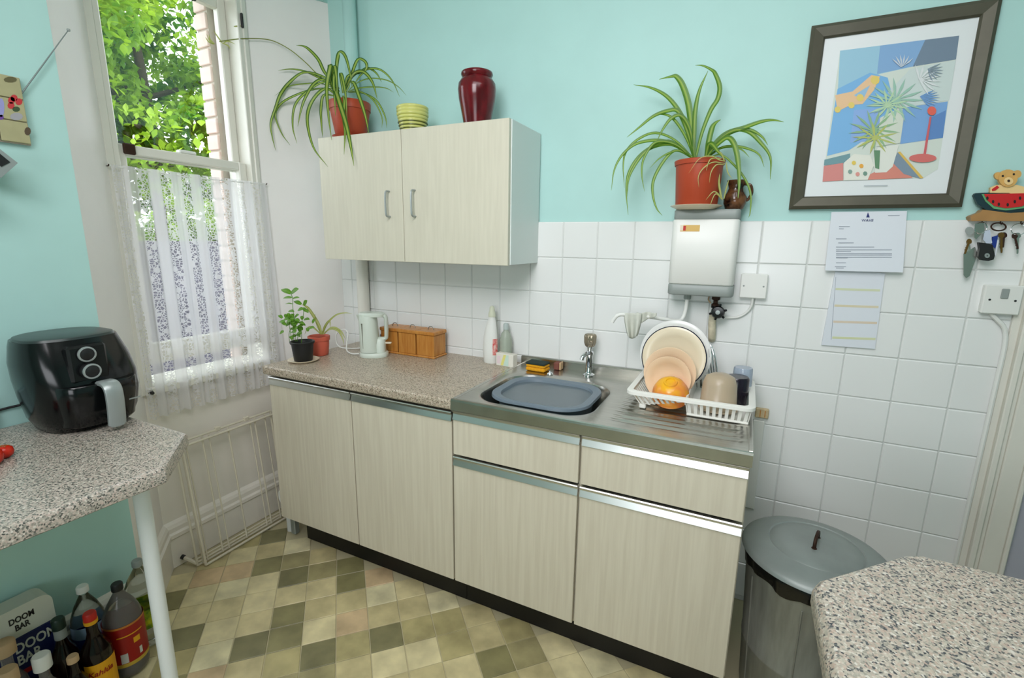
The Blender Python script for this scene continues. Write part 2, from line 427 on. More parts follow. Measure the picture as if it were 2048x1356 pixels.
# grid from the calibration, re-scaled to the true floor height about the camera's foot point
kx = 1.5203-0.0793; k_ = (1.5203-.0793)/(1.705-.0793)
ox = CAM.x+(fx-CAM.x)*k_; oy = CAM.y+(fy-CAM.y)*k_
sA = .1319*k_; sB = .1294*k_
hs = sA*.5-.0016; hb = sB*.5-.0016
tm = G().box(-hs, hs, -hb, hb, -.004, 0, .0012)
tme = bpy.data.meshes.new('tile'); tme.from_pydata([tuple(p) for p in tm.v], [], tm.f); tme.materials.append(FTILE)
FC = [(216, 205, 160), (208, 196, 150), (220, 212, 170), (196, 184, 138), (138, 133, 92), (128, 124, 88), (160, 152, 110), (204, 180, 140), (176, 166, 118)]
FW_ = [4, 4, 3, 4, 3, 3, 3, 2, 4]
cnt = 0
for i in range(-9, 16):
    for j in range(-4, 24):
        x = ox+sA*ca*(i+.5)+sB*sa*(j+.5); y = oy+sA*sa*(i+.5)-sB*ca*(j+.5)
        if x < -1.40 or y > -.52 or y < -1.42 or x > 1.25: continue
        if x > -.2 and y < -1.42: continue
        c = random.choices(FC, FW_)[0]
        if cnt >= 298: continue
        o = bpy.data.objects.new('tile', tme); COL.objects.link(o); o.parent = fl; o.location = (x, y, 0); o.rotation_euler = (0, 0, A)
        o.color = lin(c); cnt += 1
# ceiling and far walls
struct('ceiling', G().box(-1.75, 2.75, -3.75, .15, CZ, CZ+.1), CEIL)
struct('wall_right', G().box(2.6, 2.75, -3.75, .15, -.1, CZ), AQUA)
struct('wall_front', G().box(-1.3, 2.6, -3.75, -3.6, -.1, CZ), AQUA)
wl = struct('wall_left', G().box(XL-.3, XL, -3.6, -1.165, -.1, CZ), AQUA)
# header above the recess
struct('wall_left_header', G().prism([(XL, -1.165, 2.57), (-1.75, -1.165, 2.57), (-1.75, 0, 2.57), (-1.27, 0, 2.57)], (0, 0, CZ-2.57)), AQUA)
# splayed sides of the window recess and panel under the window
g = G()
g.prism([(XL-.001, -1.165, -.1), (XW, YS, -.1), (-1.62, YS, -.1), (-1.62, -1.3, -.1), (XL-.001, -1.1655, -.1)][:4], (0, 0, 2.67))
struct('wall_recess_left', g, WHITEP)
struct('wall_recess_right', G().prism([(-1.27, 0, -.1), (XW, -.34, -.1), (-1.62, -.34, -.1), (-1.62, 0.0, -.1)], (0, 0, 2.67)), WHITEP)
struct('wall_under_window', G().box(-1.62, XW, YS, -.34, -.1, .80), PANELW)
# back wall, painted, with tile field
wb = struct('wall_back', G().box(-1.75, 2.6, 0, .15, -.1, CZ), AQUA)
T = .15; ZT = 1.52
gr = struct('grout_bed', G().box(-1.272, 1.47, -.0072, .001, 0, ZT), GROUT, wb)
tg = G().box(-.0737, .0737, -.0085, 0, -.0737, .0737, .0028)
def tile_mesh(x0, x1, z0, z1):
    g = G().box(x0-(x0+x1)/2, x1-(x0+x1)/2, -.0085, 0, z0-(z0+z1)/2, z1-(z0+z1)/2, .0028)
    me = bpy.data.meshes.new('tile'); me.from_pydata([tuple(p) for p in g.v], [], g.f); me.materials.append(TILE); return me
full = tile_mesh(0, .1474, 0, .1474); cache = {}
for c in range(-9, 10):
    for r in range(0, 10):
        x0, x1 = c*T+.0013, (c+1)*T-.0013; z1, z0 = ZT-r*T-.0013, ZT-(r+1)*T+.0013
        x0 = max(x0, -1.270); x1 = min(x1, 1.455); z0 = max(z0, .0)
        xc, zc = (x0+x1)/2, (z0+z1)/2
        if xc < -.15 and z0 > 1.36: continue
        if xc < .72 and z1 < .86: continue
        key = (round(x1-x0, 4), round(z1-z0, 4))
        me = full if key == (.1474, .1474) else cache.setdefault(key, tile_mesh(0, key[0], 0, key[1]))
        o = bpy.data.objects.new('tile', me); COL.objects.link(o); o.parent = wb
        o.location = (xc, -.0025+random.uniform(-.0004, .0004), zc); o.rotation_euler = (random.uniform(-.003, .003), 0, random.uniform(-.003, .003))
# pipe in the back-left corner, aqua above the tiles and white below
pp = struct('trim_1', G().lathe([(.031, 1.52), (.031, CZ)], (-1.092, -.045, 0), 20), AQUA); pp.data.shade_smooth()
p2 = obj('pipe_lower', G().lathe([(.031, .89), (.031, 1.52)], (-1.092, -.045, 0), 20), WOODW, pp, smooth=True)
# door casing at right
g = G()
for x0, x1, y0 in ((1.455, 1.476, -.018), (1.476, 1.492, -.032), (1.492, 1.506, -.022), (1.506, 1.555, -.026), (1.555, 1.567, -.032)): g.box(x0, x1, y0, 0, 0, 2.1, .003)
struct('trim_2', g, WOODW)
struct('door_1', G().box(1.567, 2.35, -.012, .0, 0.005, 2.05), LAV)
# baseboards
def skirting(name, a, b):
    a, b = Vector(a), Vector(b); d = (b-a).normalized(); nrm = Vector((-d.y, d.x, 0))
    if nrm.dot(CAM-a) < 0: nrm = -nrm
    prof = [(0, 0), (.018, 0), (.018, .135), (.026, .142), (.026, .158), (.018, .166), (.018, .186), (.012, .200), (0, .212)]
    rings = [[p+nrm*u+Vector((0, 0, v)) for u, v in prof] for p in (a, b)]
    g = G(); n = len(prof); g.add(rings[0]+rings[1], [(i, i+1, n+i+1, n+i) for i in range(n-1)]+[tuple(range(n))[::-1], tuple(range(n, 2*n))])
    return struct(name, g, PANELW)
skirting('baseboard_left', (XL, -3.6, 0), (XL, -1.165, 0))
skirting('baseboard_recess', (XL, -1.165, 0), (XW, YS, 0))
skirting('baseboard_window', (XW, YS, 0), (XW, -.34, 0))

# ------------------------------------------------------------------ window
win = bpy.data.objects.new('window_1', None); COL.objects.link(win); win.location = (XW, -.64, .80); win['kind'] = 'structure'; OFF[win] = Vector(win.location)
WY0, WY1, WZ0, WZ1 = YS, -.34, .80, 2.57
g = G()
g.box(-1.60, XW+.012, WY0-.016, WY0+.034, WZ0, WZ1, .003); g.box(-1.60, XW+.012, WY1-.034, WY1+.008, WZ0, WZ1, .003); g.box(-1.60, XW, WY0, WY1, WZ1-.05, WZ1)
g.box(-1.47, XW+.018, WY0-.016, WY0+.014, WZ0, WZ1, .004); g.box(-1.47, XW+.018, WY1-.014, WY1+.01, WZ0, WZ1, .004)
obj('window_frame', g, WOODW, win)
obj('window_sill', G().box(-1.62, XW+.03, WY0, WY1, .795, .835, .008), WOODW, win)
def sash(y0, y1, z0, z1, x0, x1, st, rb, rt, side):
    s = obj('sash', G().box(x0, x1, y0, y0+st, z0, z1, .004).box(x0, x1, y1-st, y1, z0, z1, .004).box(x0, x1, y0+st, y1-st, z0, z0+rb, .004).box(x0, x1, y0+st, y1-st, z1-rt, z1, .004), WOODW, win)
    obj('pane', G().box((x0+x1)/2-.0015, (x0+x1)/2+.0015, y0+st-.003, y1-st+.003, z0+rb-.003, z1-rt+.003), PANE, s)
    return s
ub = sash(WY0+.034, WY1-.034, 1.742, 2.48, -1.545, -1.512, .038, .045, .05, 0)
lb = sash(WY0+.034, WY1-.034, .915, 1.782, -1.503, -1.470, .038, .085, .036, 1)
obj('sash_catch', G().box(-1.505, -1.475, -.67, -.60, 1.782, 1.797, .004), WHPL, lb)
obj('sash_lift', G().box(-1.47, -1.455, -.885, -.845, 1.745, 1.785, .004), RUST, lb)
# outside: brick reveal and stone sill
ext = struct('wall_exterior', G().box(-1.695, -1.615, -.392, .2, .2, 2.75), MORTAR)
struct('exterior_sill', G().box(-1.72, -1.60, -1.1, -.35, .70, .79, .01), MORTAR)
struct('wall_exterior_left', G().box(-1.66, -1.615, -1.3, -.965, .2, 2.75), MORTAR)
bz = .8; row = 0
while bz < 2.6:
    xs = [(-1.699, -1.618)]
    for a, b in xs: obj('brick', G().box(a, b, -.402, -.385, bz, bz+.065, .003), BRICKM, ext)
    bz += .075; row += 1

# ------------------------------------------------------------------ outside trees
def tree(name, label, c, rx, ry, rz_, n_part, n_stuff, ls):
    t = thing(name, label, 'tree', (c[0], c[1], -1.0), 0, None)
    obj('trunk', G().tube([(c[0], c[1], -1.0), (c[0]+.1, c[1]+.05, c[2]-.5), (c[0]-.1, c[1]+.1, c[2]+.6)], [.07, .05, .03], 10), BARK, t, smooth=True)
    for k in range(9):
        a = random.uniform(0, 2*PI); e = random.uniform(-.2, 1.2); z0 = c[2]-random.uniform(.2, .9)
        obj('branch', G().tube([(c[0], c[1], z0), (c[0]+rx*.45*math.cos(a), c[1]+ry*.45*math.sin(a), z0+.5*e), (c[0]+rx*.9*math.cos(a), c[1]+ry*.9*math.sin(a), z0+.9*e)], [.03, .02, .006], 6), BARK, t)
    base = G().add([(0, 0, 0), (.28, .36, .05), (.42, .75, .02), (0, 1.45, -.12), (-.42, .75, .02), (-.28, .36, .05), (0, .7, -.03)], [(0, 1, 6), (1, 2, 6), (2, 3, 6), (3, 4, 6), (4, 5, 6), (5, 0, 6)])
    me = bpy.data.meshes.new('leaf'); me.from_pydata([tuple(p*ls) for p in base.v], [], base.f); me.materials.append(TLEAF)
    blobs = []
    for k in range(46):
        while True:
            p = Vector((random.uniform(-1, 1), random.uniform(-1, 1), random.uniform(-1, 1)))
            if p.length < 1: break
        blobs.append((Vector((c[0]+p.x*rx, c[1]+p.y*ry, c[2]+p.z*rz_)), random.uniform(.25, .5)))
    def place():
        b, r = random.choice(blobs)
        d = Vector((random.gauss(0, 1), random.gauss(0, 1), random.gauss(0, 1))).normalized()
        p = b+d*r*random.uniform(.8, 1.02)
        q = Matrix.Rotation(random.uniform(0, 2*PI), 4, 'Z') @ Matrix.Rotation(random.uniform(-1.3, .2), 4, 'X') @ Matrix.Rotation(random.uniform(-.5, .5), 4, 'Y')
        return p, q, random.uniform(.7, 1.25)
    P = [place() for _ in range(n_part+n_stuff)]
    P.sort(key=lambda a: -a[0].x)
    front = P[:n_part*3]; random.shuffle(front); parts = front[:n_part]; rest = front[n_part:]+P[n_part*3:]
    for p, q, s_ in parts:
        o = bpy.data.objects.new('leaf', me); COL.objects.link(o); o.parent = t
        o.matrix_local = Matrix.Translation(p-OFF[t]) @ q @ Matrix.Scale(s_, 4)
    V = []; F = []
    for p, q, s_ in rest:
        b = len(V); M = Matrix.Translation(p-OFF[t]) @ q
        V += [tuple(M @ (v*ls*s_)) for v in base.v]; F += [tuple(b+i for i in f) for f in base.f]
    m2 = bpy.data.meshes.new('foliage'); m2.from_pydata(V, [], F); m2.materials.append(TLEAF)
    o = link('foliage', m2, TLEAF, t); o['kind'] = 'stuff'
    return t
tree('garden_tree', 'tall sunlit yellow-green leafy tree filling the upper window', (-4.7, .9, 3.0), 1.0, 1.35, 1.55, 150, 22000, .062)
tree('garden_bush', 'darker green bushy tree seen low through the window beneath the tall tree', (-6.6, 1.2, .9), .8, 2.6, 1.2, 100, 12000, .09)
gw = struct('garden_wall', G().box(-3.5, -3.3, -3.0, 6.0, -1.0, 1.40), mk('dark_garden_wall', (66, 62, 76), .8, var=.4, scale=5))
struct('ground_outside', G().box(-14, -1.95, -8, 12, -1.1, -1.0), mk('garden_grass', (96, 118, 60), .9))

# ================================================================== BASE UNITS
DY = -.607; DW = .4787; X0 = -1.138
def handle_strip(x0, x1, zt, parent):
    """aluminium finger-pull profile along the top of a door or drawer"""
    prof = [(-.585, zt), (-.6095, zt), (-.6125, zt-.003), (-.609, zt-.0075), (-.606, zt-.009), (-.6055, zt-.014), (-.612, zt-.034), (-.606, zt-.036), (-.600, zt-.034), (-.598, zt-.012), (-.585, zt-.006)]
    g = G(); n = len(prof)
    g.add([(x, y, z) for x in (x0, x1) for y, z in prof], [(i, (i+1) % n, n+(i+1) % n, n+i) for i in range(n)]+[tuple(range(n))[::-1], tuple(range(n, 2*n))])
    return obj('handle', g, ALU, parent)
# left unit (two tall doors)
cb = thing('base_cabinet', 'pale wood-grain base cabinet with two tall doors under speckled worktop', 'cabinet', (X0+DW, -.3, 0))
g = G().box(X0+.004, X0+.02, -.586, -.02, .15, .846).box(X0+2*DW-.018, X0+2*DW-.002, -.586, -.02, .15, .846).box(X0+.02, X0+2*DW-.018, -.586, -.02, .15, .166).box(X0+.02, X0+2*DW-.018, -.03, -.02, .166, .846)
obj('body', g, LAM, cb)
obj('plinth', G().box(X0+.05, X0+2*DW-.001, -.513, -.497, 0.001, .15), KICK, cb)
for k in range(2):
    x0, x1 = X0+k*DW+.0025, X0+(k+1)*DW-.0025; zt = .8395
    d = obj('door', G().box(x0, x1, DY, DY+.018, .157, zt-.030, .0015), LAM, cb)
    handle_strip(x0, x1, zt, d)
# sink unit
XS = X0+2*DW
sb = thing('sink_cabinet', 'pale wood-grain sink cabinet with two drawers above two doors', 'cabinet', (XS+DW, -.3, 0))
g = G().box(XS+.002, XS+.018, -.586, -.02, .15, .848).box(XS+2*DW-.02, XS+2*DW-.001, -.586, -.02, .15, .848).box(XS+.018, XS+2*DW-.02, -.586, -.02, .15, .166).box(XS+.018, XS+2*DW-.02, -.03, -.02, .166, .60).box(XS+DW-.008, XS+DW+.008, -.586, -.57, .166, .846)
obj('body', g, LAM, sb)
obj('plinth', G().box(XS+.001, XS+2*DW-.03, -.513, -.497, 0.001, .15), KICK, sb)
for k in range(2):
    x0, x1 = XS+k*DW+.004, XS+(k+1)*DW-.004
    d = obj('drawer', G().box(x0, x1, DY, DY+.018, .6795, .8155, .0015), LAM, sb); handle_strip(x0, x1, .8475, d)
    d = obj('door', G().box(x0, x1, DY, DY+.018, .157, .6405, .0015), LAM, sb); handle_strip(x0, x1, .6725, d)
# worktop (rounded front edge)
def rounded_top(name, x0, x1, yf, yb, z0, z1, mat, r=.012, parent=None):
    prof = [(yb, z0), (yf+.004, z0), (yf, z0+.005)]
    for k in range(6):
        a = PI-k*PI/2/5; prof.append((yf+r+r*math.cos(a), z1-r+r*math.sin(a)))
    prof.append((yb, z1)); n = len(prof)
    g = G().add([(x, y, z) for x in (x0, x1) for y, z in prof], [(i, (i+1) % n, n+(i+1) % n, n+i) for i in range(n)]+[tuple(range(n))[::-1], tuple(range(n, 2*n))])
    return obj(name, g, mat, parent, smooth=True, ang=35)
wt = rounded_top('worktop', -1.16, XS-.001, -.615, -.010, .848, .886, GRAN)
tag(wt, 'beige speckled laminate worktop with pots and kettle on it', 'worktop')
# fill the worktop into the splayed corner
# stainless sink top
sk = thing('sink', 'stainless steel sink top with rounded bowl and ribbed drainer', 'sink', (XS+DW, -.3, .85))
SX0, SX1, SYF, SYB, SZ = XS, XS+2*DW+.002, -.614, -.010, .889
bx0, bx1, by0, by1 = -.128, .302, -.568, -.185
hole = rrect(bx0, bx1, by0, by1, .10, 8)
g = G()
# top sheet with hole: connect hole ring to outer rectangle of the bowl zone
outer = []
zx0, zx1, zy0, zy1 = SX0+.012, .345, SYF+.012, -.14
cxh, cyh = (bx0+bx1)/2, (by0+by1)/2
for (x, y) in hole:
    dx, dy = x-cxh, y-cyh
    tx = ((zx1-cxh)/dx if dx > 0 else (zx0-cxh)/dx) if abs(dx) > 1e-6 else 1e9
    ty = ((zy1-cyh)/dy if dy > 0 else (zy0-cyh)/dy) if abs(dy) > 1e-6 else 1e9
    t = min(tx, ty); outer.append((cxh+dx*t, cyh+dy*t))
n = len(hole)
# snap nearest outer points to rectangle corners
for cx_, cy_ in ((zx0, zy0), (zx1, zy0), (zx0, zy1), (zx1, zy1)):
    i = min(range(n), key=lambda q: (outer[q][0]-cx_)**2+(outer[q][1]-cy_)**2); outer[i] = (cx_, cy_)
rim = [(cxh+(x-cxh)*1.045, cyh+(y-cyh)*1.05) for x, y in hole]
g.loft([[Vector((x, y, SZ)) for x, y in outer], [Vector((x, y, SZ)) for x, y in rim], [Vector((x, y, SZ-.004)) for x, y in hole]], False, False)
# surrounding flat strips
def sheet(x0, x1, y0, y1, z=SZ): g.add([(x0, y0, z), (x1, y0, z), (x1, y1, z), (x0, y1, z)], [(0, 1, 2, 3)])
sheet(zx0, zx1, zy1, SYB-.016)
# drainer with ridges running toward the bowl
dx0, dx1 = zx1, SX1-.012
ys = [SYF+.012, -.555]; zs = [SZ, SZ]
nr = 12
for k in range(nr):
    y = -.545+k*.036
    ys += [y, y+.006, y+.018, y+.024]; zs += [SZ-.001, SZ-.0055, SZ-.0055, SZ-.001]
ys += [-.10, SYB-.016]; zs += [SZ, SZ]
V = []; F = []
xsr = [dx0, dx0+.02, dx0+.06, dx1-.05, dx1-.02, dx1]
for xi, x in enumerate(xsr):
    a = (0, 0, 1, 1, 0, 0)[xi]
    for y, z in zip(ys, zs): V.append((x, y, SZ+(z-SZ)*a))
m = len(ys)
for xi in range(len(xsr)-1):
    for q in range(m-1): F.append((xi*m+q, (xi+1)*m+q, (xi+1)*m+q+1, xi*m+q+1))
g.add(V, F)
# raised rolled rim all round + front lip
obj('top_sheet', g, STEEL, sk, smooth=True, ang=50)
prof = [(SYF+.012, SZ), (SYF+.006, SZ+.0025), (SYF, SZ+.001), (SYF-.001, SZ-.006), (SYF-.001, SZ-.040), (SYF+.003, SZ-.041), (SYF+.003, SZ-.004)]
g = G(); n = len(prof); g.add([(x, y, z) for x in (SX0, SX1) for y, z in prof], [(i, i+1, n+i+1, n+i) for i in range(n-1)]+[tuple(range(n))[::-1], tuple(range(n, 2*n))])
g.box(SX0, SX0+.012, SYF+.012, SYB, SZ-.010, SZ+.0018, .0015); g.box(SX1-.012, SX1, SYF+.012, SYB, SZ-.036, SZ+.0018, .0015)
obj('front_lip', g, STEEL, sk)
obj('upstand', G().box(SX0, SX1, SYB-.016, SYB-.002, SZ-.004, SZ+.034, .004), STEEL, sk)
rings = []
for k, (ins, z) in enumerate(((0, SZ-.004), (.006, SZ-.02), (.012, SZ-.08), (.020, SZ-.14), (.045, SZ-.165), (.09, SZ-.172))):
    rings.append([Vector((x, y, z)) for x, y in rrect(bx0+ins, bx1-ins, by0+ins, by1-ins, max(.10-ins*.3, .04), 8)])
obj('bowl', G().loft(rings, False, True), STEEL, sk, smooth=True)
obj('waste', G().lathe([(.035, 0), (.030, .003), (.012, .001), (0, .001)], (.08, -.37, SZ-.172), 20), CHROME, sk, smooth=True)
# washing-up bowl
tb = thing('washing_up_bowl', 'slate-blue plastic washing-up bowl sitting in the steel sink', 'bowl', (.09, -.375, SZ-.17))
rings = []
for ins, z in ((.055, SZ-.165), (.040, SZ-.155), (.016, SZ-.02), (.012, SZ+.002), (.0, SZ+.006), (-.008, SZ+.003), (-.010, SZ-.006)):
    rings.append([Vector((x, y, z)) for x, y in rrect(-.088+ins, .268-ins, -.535+ins, -.218-ins, max(.10-ins, .05), 8)])
tr = [r for r in rings]
gi = [[Vector((x, y, z)) for x, y in rrect(-.088+ins, .268-ins, -.535+ins, -.218-ins, .09, 8)] for ins, z in ((.020, SZ+.001), (.026, SZ-.02), (.045, SZ-.155))]
obj('bowl_shell', G().loft(rings+[], True, False).loft([rings[4], gi[0], gi[1], gi[2]], False, True), TUB, tb, smooth=True)
obj('dishwater', G().prism([(x, y, SZ-.012) for x, y in rrect(-.088+.0235, .268-.0235, -.535+.0235, -.218-.0235, .088, 8)], (0, 0, .003)), WATER, tb)
# tap
tp = thing('tap', 'chrome pillar tap with clear fluted knob behind sink', 'tap', (.16, -.082, SZ))
g = G().lathe([(.024, 0), (.024, .005), (.016, .010), (.0135, .014), (.0125, .085), (.016, .090), (.017, .102), (.011, .106), (.011, .118), (.014, .120), (.014, .124)], (.16, -.082, SZ), 24)
obj('body', g, CHROME, tp, smooth=True)
obj('spout', G().tube(smooth_path([(.158, -.085, SZ+.098), (.150, -.104, SZ+.095), (.143, -.120, SZ+.086), (.140, -.126, SZ+.074)], 4), [.0085]*13, 12), CHROME, tp, smooth=True)
kg = G()
prof = [(.0, .0), (.016, 0), (.020, .006), (.0235, .018), (.0245, .044), (.022, .052), (.012, .055), (0, .0555)]
V = []; F = []; nn = 28
for k in range(nn):
    a = 2*PI*k/nn; mlt = 1+.07*(1 if k % 4 < 2 else -1)
    for r, z in prof: V.append((.16+r*mlt*math.cos(a), -.082+r*mlt*math.sin(a), SZ+.124+z))
m = len(prof)
for k in range(nn):
    for i in range(m-1): F.append((k*m+i, ((k+1) % nn)*m+i, ((k+1) % nn)*m+i+1, k*m+i+1))
obj('knob', kg.add(V, F), KNOBM, tp, smooth=True, ang=60)

# ================================================================== WALL CABINET
WX0, WX1, WXM, WZ_0, WZ_1, WYF = -1.076, -.114, -.6117, 1.345, 1.878, -.299
wc = thing('wall_cabinet', 'pale wood-grain wall cabinet with two doors holding pots and vase on top', 'cabinet', ((WX0+WX1)/2, -.15, WZ_0))
g = G().box(WX0, WX0+.016, WYF+.018, -.009, WZ_0, WZ_1).box(WX1-.016, WX1, WYF+.018, -.009, WZ_0+.001, WZ_1-.001, .001).box(WX0+.016, WX1-.016, WYF+.018, -.009, WZ_0, WZ_0+.016).box(WX0+.016, WX1-.016, WYF+.018, -.009, WZ_1-.016, WZ_1)
obj('body', g, CARC, wc)
def bow_handle(x, z0, z1, y, parent):
    P = smooth_path([(x, y, z0), (x, y-.018, z0+.001), (x, y-.026, z0+.010), (x, y-.028, (z0+z1)/2), (x, y-.026, z1-.010), (x, y-.018, z1-.001), (x, y, z1)], 4)
    return obj('handle', G().tube(P, .0042, 8), SILV, parent, smooth=True)
for a, b, hx in ((WX0, WXM-.0012, -.682), (WXM+.0012, WX1-.004, -.548)):
    d = obj('door', G().box(a, b, WYF, WYF+.0175, WZ_0-.001, WZ_1, .001), LAMW, wc)
    bow_handle(hx, 1.533, 1.637, WYF, d)

# ================================================================== THINGS ON WALL CABINET
CT = WZ_1
vs = thing('vase', 'dark maroon glazed ceramic vase on top of wall cabinet', 'vase', (-.330, -.165, CT))
pf = [(.045, 0), (.052, .002), (.060, .05), (.073, .115), (.0765, .150), (.074, .172), (.062, .190), (.057, .194), (.060, .198), (.064, .206), (.062, .214), (.055, .217), (.048, .212), (.046, .19), (.060, .16), (.055, .05), (0, .02)]
obj('body', G().lathe(pf, (-.330, -.165, CT), 48), MAROON, vs, smooth=True, ang=60)
pl = thing('striped_planter', 'small yellow-green ribbed ceramic planter with dark bands near its base', 'planter', (-.650, -.165, CT))
prof = []; R0, R1, H = .050, .067, .118
for k in range(9):
    z = H*k/9; r = R0+(R1-R0)*min(1, (k/9)*1.5)
    prof += [(r-.0022, z+.001), (r+.001, z+.004), (r+.001, z+.0105), (r-.0022, z+H/9)]
prof += [(R1-.005, H+.001), (R1-.008, H-.004), (R0-.004, .02), (0, .015)]
obj('body', G().lathe(prof, (-.650, -.165, CT), 48), YGLAZE, pl, smooth=True, ang=60)
for k in (1, 2, 3, 4):
    z = H*k/9; r = R0+(R1-R0)*min(1, (k/9)*1.5)
    obj('dark_band', G().lathe([(r-.003, z-.002), (r+.0030, z-.001), (r+.0030, z+.0015), (r-.003, z+.0035)], (-.650, -.165, CT), 48, ring=True), OLIVE, pl, smooth=True)

def pot(parent, c, r0, r1, h, mat, rimh=.02, soil=True):
    pf = [(0, 0), (r0-.004, 0), (r0, .003), (r1-.004, h-rimh), (r1, h-rimh), (r1+.002, h-.002), (r1, h), (r1-.004, h), (r1-.008, h-.006), (r1-.010, h-.018), (0, h-.018)]
    obj('pot', G().lathe(pf, c, 40), mat, parent, smooth=True, ang=50)
    if soil: obj('soil', G().lathe([(r1-.010, 0), (r1-.03, .004), (0, .006)], (c[0], c[1], c[2]+h-.020), 24), SOIL, parent, smooth=True)
def crop(ox_, oy_, s): return lambda x, y: (ox_+x/s, oy_+y/s)
# left spider plant
PLX, PLY = -1.005, -.165
sp1 = thing('spider_plant', 'variegated spider plant in terracotta pot on left of wall cabinet', 'houseplant', (PLX, PLY, CT))
obj('saucer', G().lathe([(0, .0), (.072, 0), (.082, .022), (.085, .024), (.079, .024), (.070, .006), (0, .006)], (PLX, PLY, CT), 40), TERRA, sp1, smooth=True, ang=50)
pot(sp1, (PLX, PLY, CT+.006), .066, .092, .165, TERRA, .035)
c4 = crop(500, 0, 2.926)
SPN = Vector((.34, -.18, 0)).normalized(); SPP = Vector((-1.27, 0, 0))
def clear(px, py, y):
    p = atY(px, py, y)
    if (p-SPP).dot(SPN) < .022 and p.y > -.6:
        d = ray(px, py); p = CAM+d*((SPP+SPN*.022-CAM).dot(SPN)/d.dot(SPN))
    if p.z < 1.884 and p.y > -.312 and -1.09 < p.x < -.10 and p.z > 1.34: p = atY(px, py, -.312)
    return p
def leaves(parent, data, cf, mat, base=None, name='leaf'):
    for wd, y0, y1, pts in data:
        n = len(pts); P = []
        for i, q in enumerate(pts):
            t = i/(n-1); px, py = cf(*q); P.append(clear(px, py, y0+(y1-y0)*(t**1.1)))
        leaf(name, P, wd*(1.3 if name == 'leaf' else 1.0), mat, parent)
D = [
 (.012, -.17, -.20, [(520, 520), (440, 430), (400, 350), (345, 290), (310, 270), (270, 265)]),
 (.009, -.17, -.19, [(500, 500), (430, 470), (340, 425), (250, 405), (165, 412)]),
 (.012, -.17, -.24, [(520, 520), (440, 455), (320, 425), (235, 480), (180, 550), (150, 630), (122, 720), (130, 800), (150, 880)]),
 (.009, -.17, -.26, [(500, 520), (400, 520), (300, 545), (190, 600), (148, 670), (185, 780), (235, 850)]),
 (.006, -.17, -.15, [(500, 520), (420, 490), (330, 490), (230, 505), (145, 560)]),
 (.010, -.18, -.27, [(520, 540), (440, 480), (330, 540), (262, 620), (250, 740), (275, 840)]),
 (.011, -.18, -.25, [(520, 540), (440, 470), (375, 490), (320, 580), (295, 660), (280, 740)]),
 (.012, -.19, -.335, [(510, 560), (440, 520), (365, 590), (335, 700), (370, 860), (455, 975)]),
 (.015, -.22, -.325, [(500, 560), (475, 470), (468, 395), (470, 390), (452, 480), (450, 560), (462, 700), (478, 820)]),
 (.016, -.22, -.26, [(510, 560), (485, 460), (495, 390), (505, 450), (512, 560)]),
 (.013, -.18, -.22, [(515, 545), (505, 430), (515, 330), (535, 305), (562, 340), (585, 430), (598, 515)]),
 (.011, -.23, -.28, [(515, 540), (500, 430), (490, 470), (495, 570), (500, 680)]),
 (.011, -.23, -.28, [(545, 545), (530, 440), (540, 450), (560, 560), (568, 700)]),
 (.017, -.23, -.345, [(520, 540), (500, 520), (520, 590), (560, 720), (588, 850), (608, 970)]),
 (.011, -.24, -.335, [(545, 560), (552, 600), (548, 680), (556, 780), (550, 905)]),
 (.013, -.20, -.325, [(560, 540), (600, 480), (640, 570), (675, 680), (695, 780)]),
 (.011, -.17, -.19, [(560, 540), (590, 450), (630, 352), (672, 360), (682, 400), (640, 450), (605, 500)]),
 (.009, -.17, -.18, [(560, 540), (600, 450), (680, 408), (760, 408), (830, 470), (875, 565)]),
 (.014, -.17, -.21, [(550, 540), (600, 440), (660, 420), (715, 480), (745, 580)]),
 (.005, -.17, -.18, [(570, 540), (620, 490), (700, 460), (800, 470), (870, 510), (915, 560)]),
 (.006, -.17, -.18, [(570, 540), (620, 520), (700, 510), (790, 515), (840, 540)]),
 (.006, -.18, -.24, [(570, 540), (640, 535), (720, 585), (770, 680), (772, 750)]),
 (.007, -.18, -.24, [(580, 540), (660, 545), (740, 590), (790, 680), (800, 750)]),
 (.010, -.22, -.28, [(490, 560), (430, 560), (415, 640), (418, 720), (425, 805)]),
 (.011, -.17, -.17, [(560, 530), (570, 450), (640, 425), (690, 400), (740, 430), (770, 480)]),
 (.010, -.17, -.22, [(520, 540), (455, 480), (400, 470), (350, 520), (310, 600), (285, 720)]),
]
leaves(sp1, D, c4, LEAF)
RN = [(-.17, 520, 540), (-.17, 390, 430), (-.18, 330, 370), (-.19, 240, 295), (-.20, 150, 245), (-.205, 80, 228), (-.21, 0, 225), (-.215, -70, 228), (-.22, -180, 243)]
P = smooth_path([clear(*c4(x, y), Y) for Y, x, y in RN], 5)
obj('runner', G().tube(P, [.0022]*len(P), 6), LEAFP, sp1, smooth=True)
cR = crop(400, 0, 3.39)
for pts in ([(100, 298), (75, 290), (40, 225)], [(100, 298), (70, 270), (60, 230)], [(150, 292), (120, 250), (88, 200)], [(150, 292), (190, 310), (205, 335)], [(160, 292), (190, 280), (240, 300)], [(95, 298), (60, 285), (35, 250)], [(230, 180), (255, 178), (285, 175)]):
    leaf('plantlet_leaf', [clear(*cR(*q), -.22) for q in pts], .006, LEAFP, sp1)

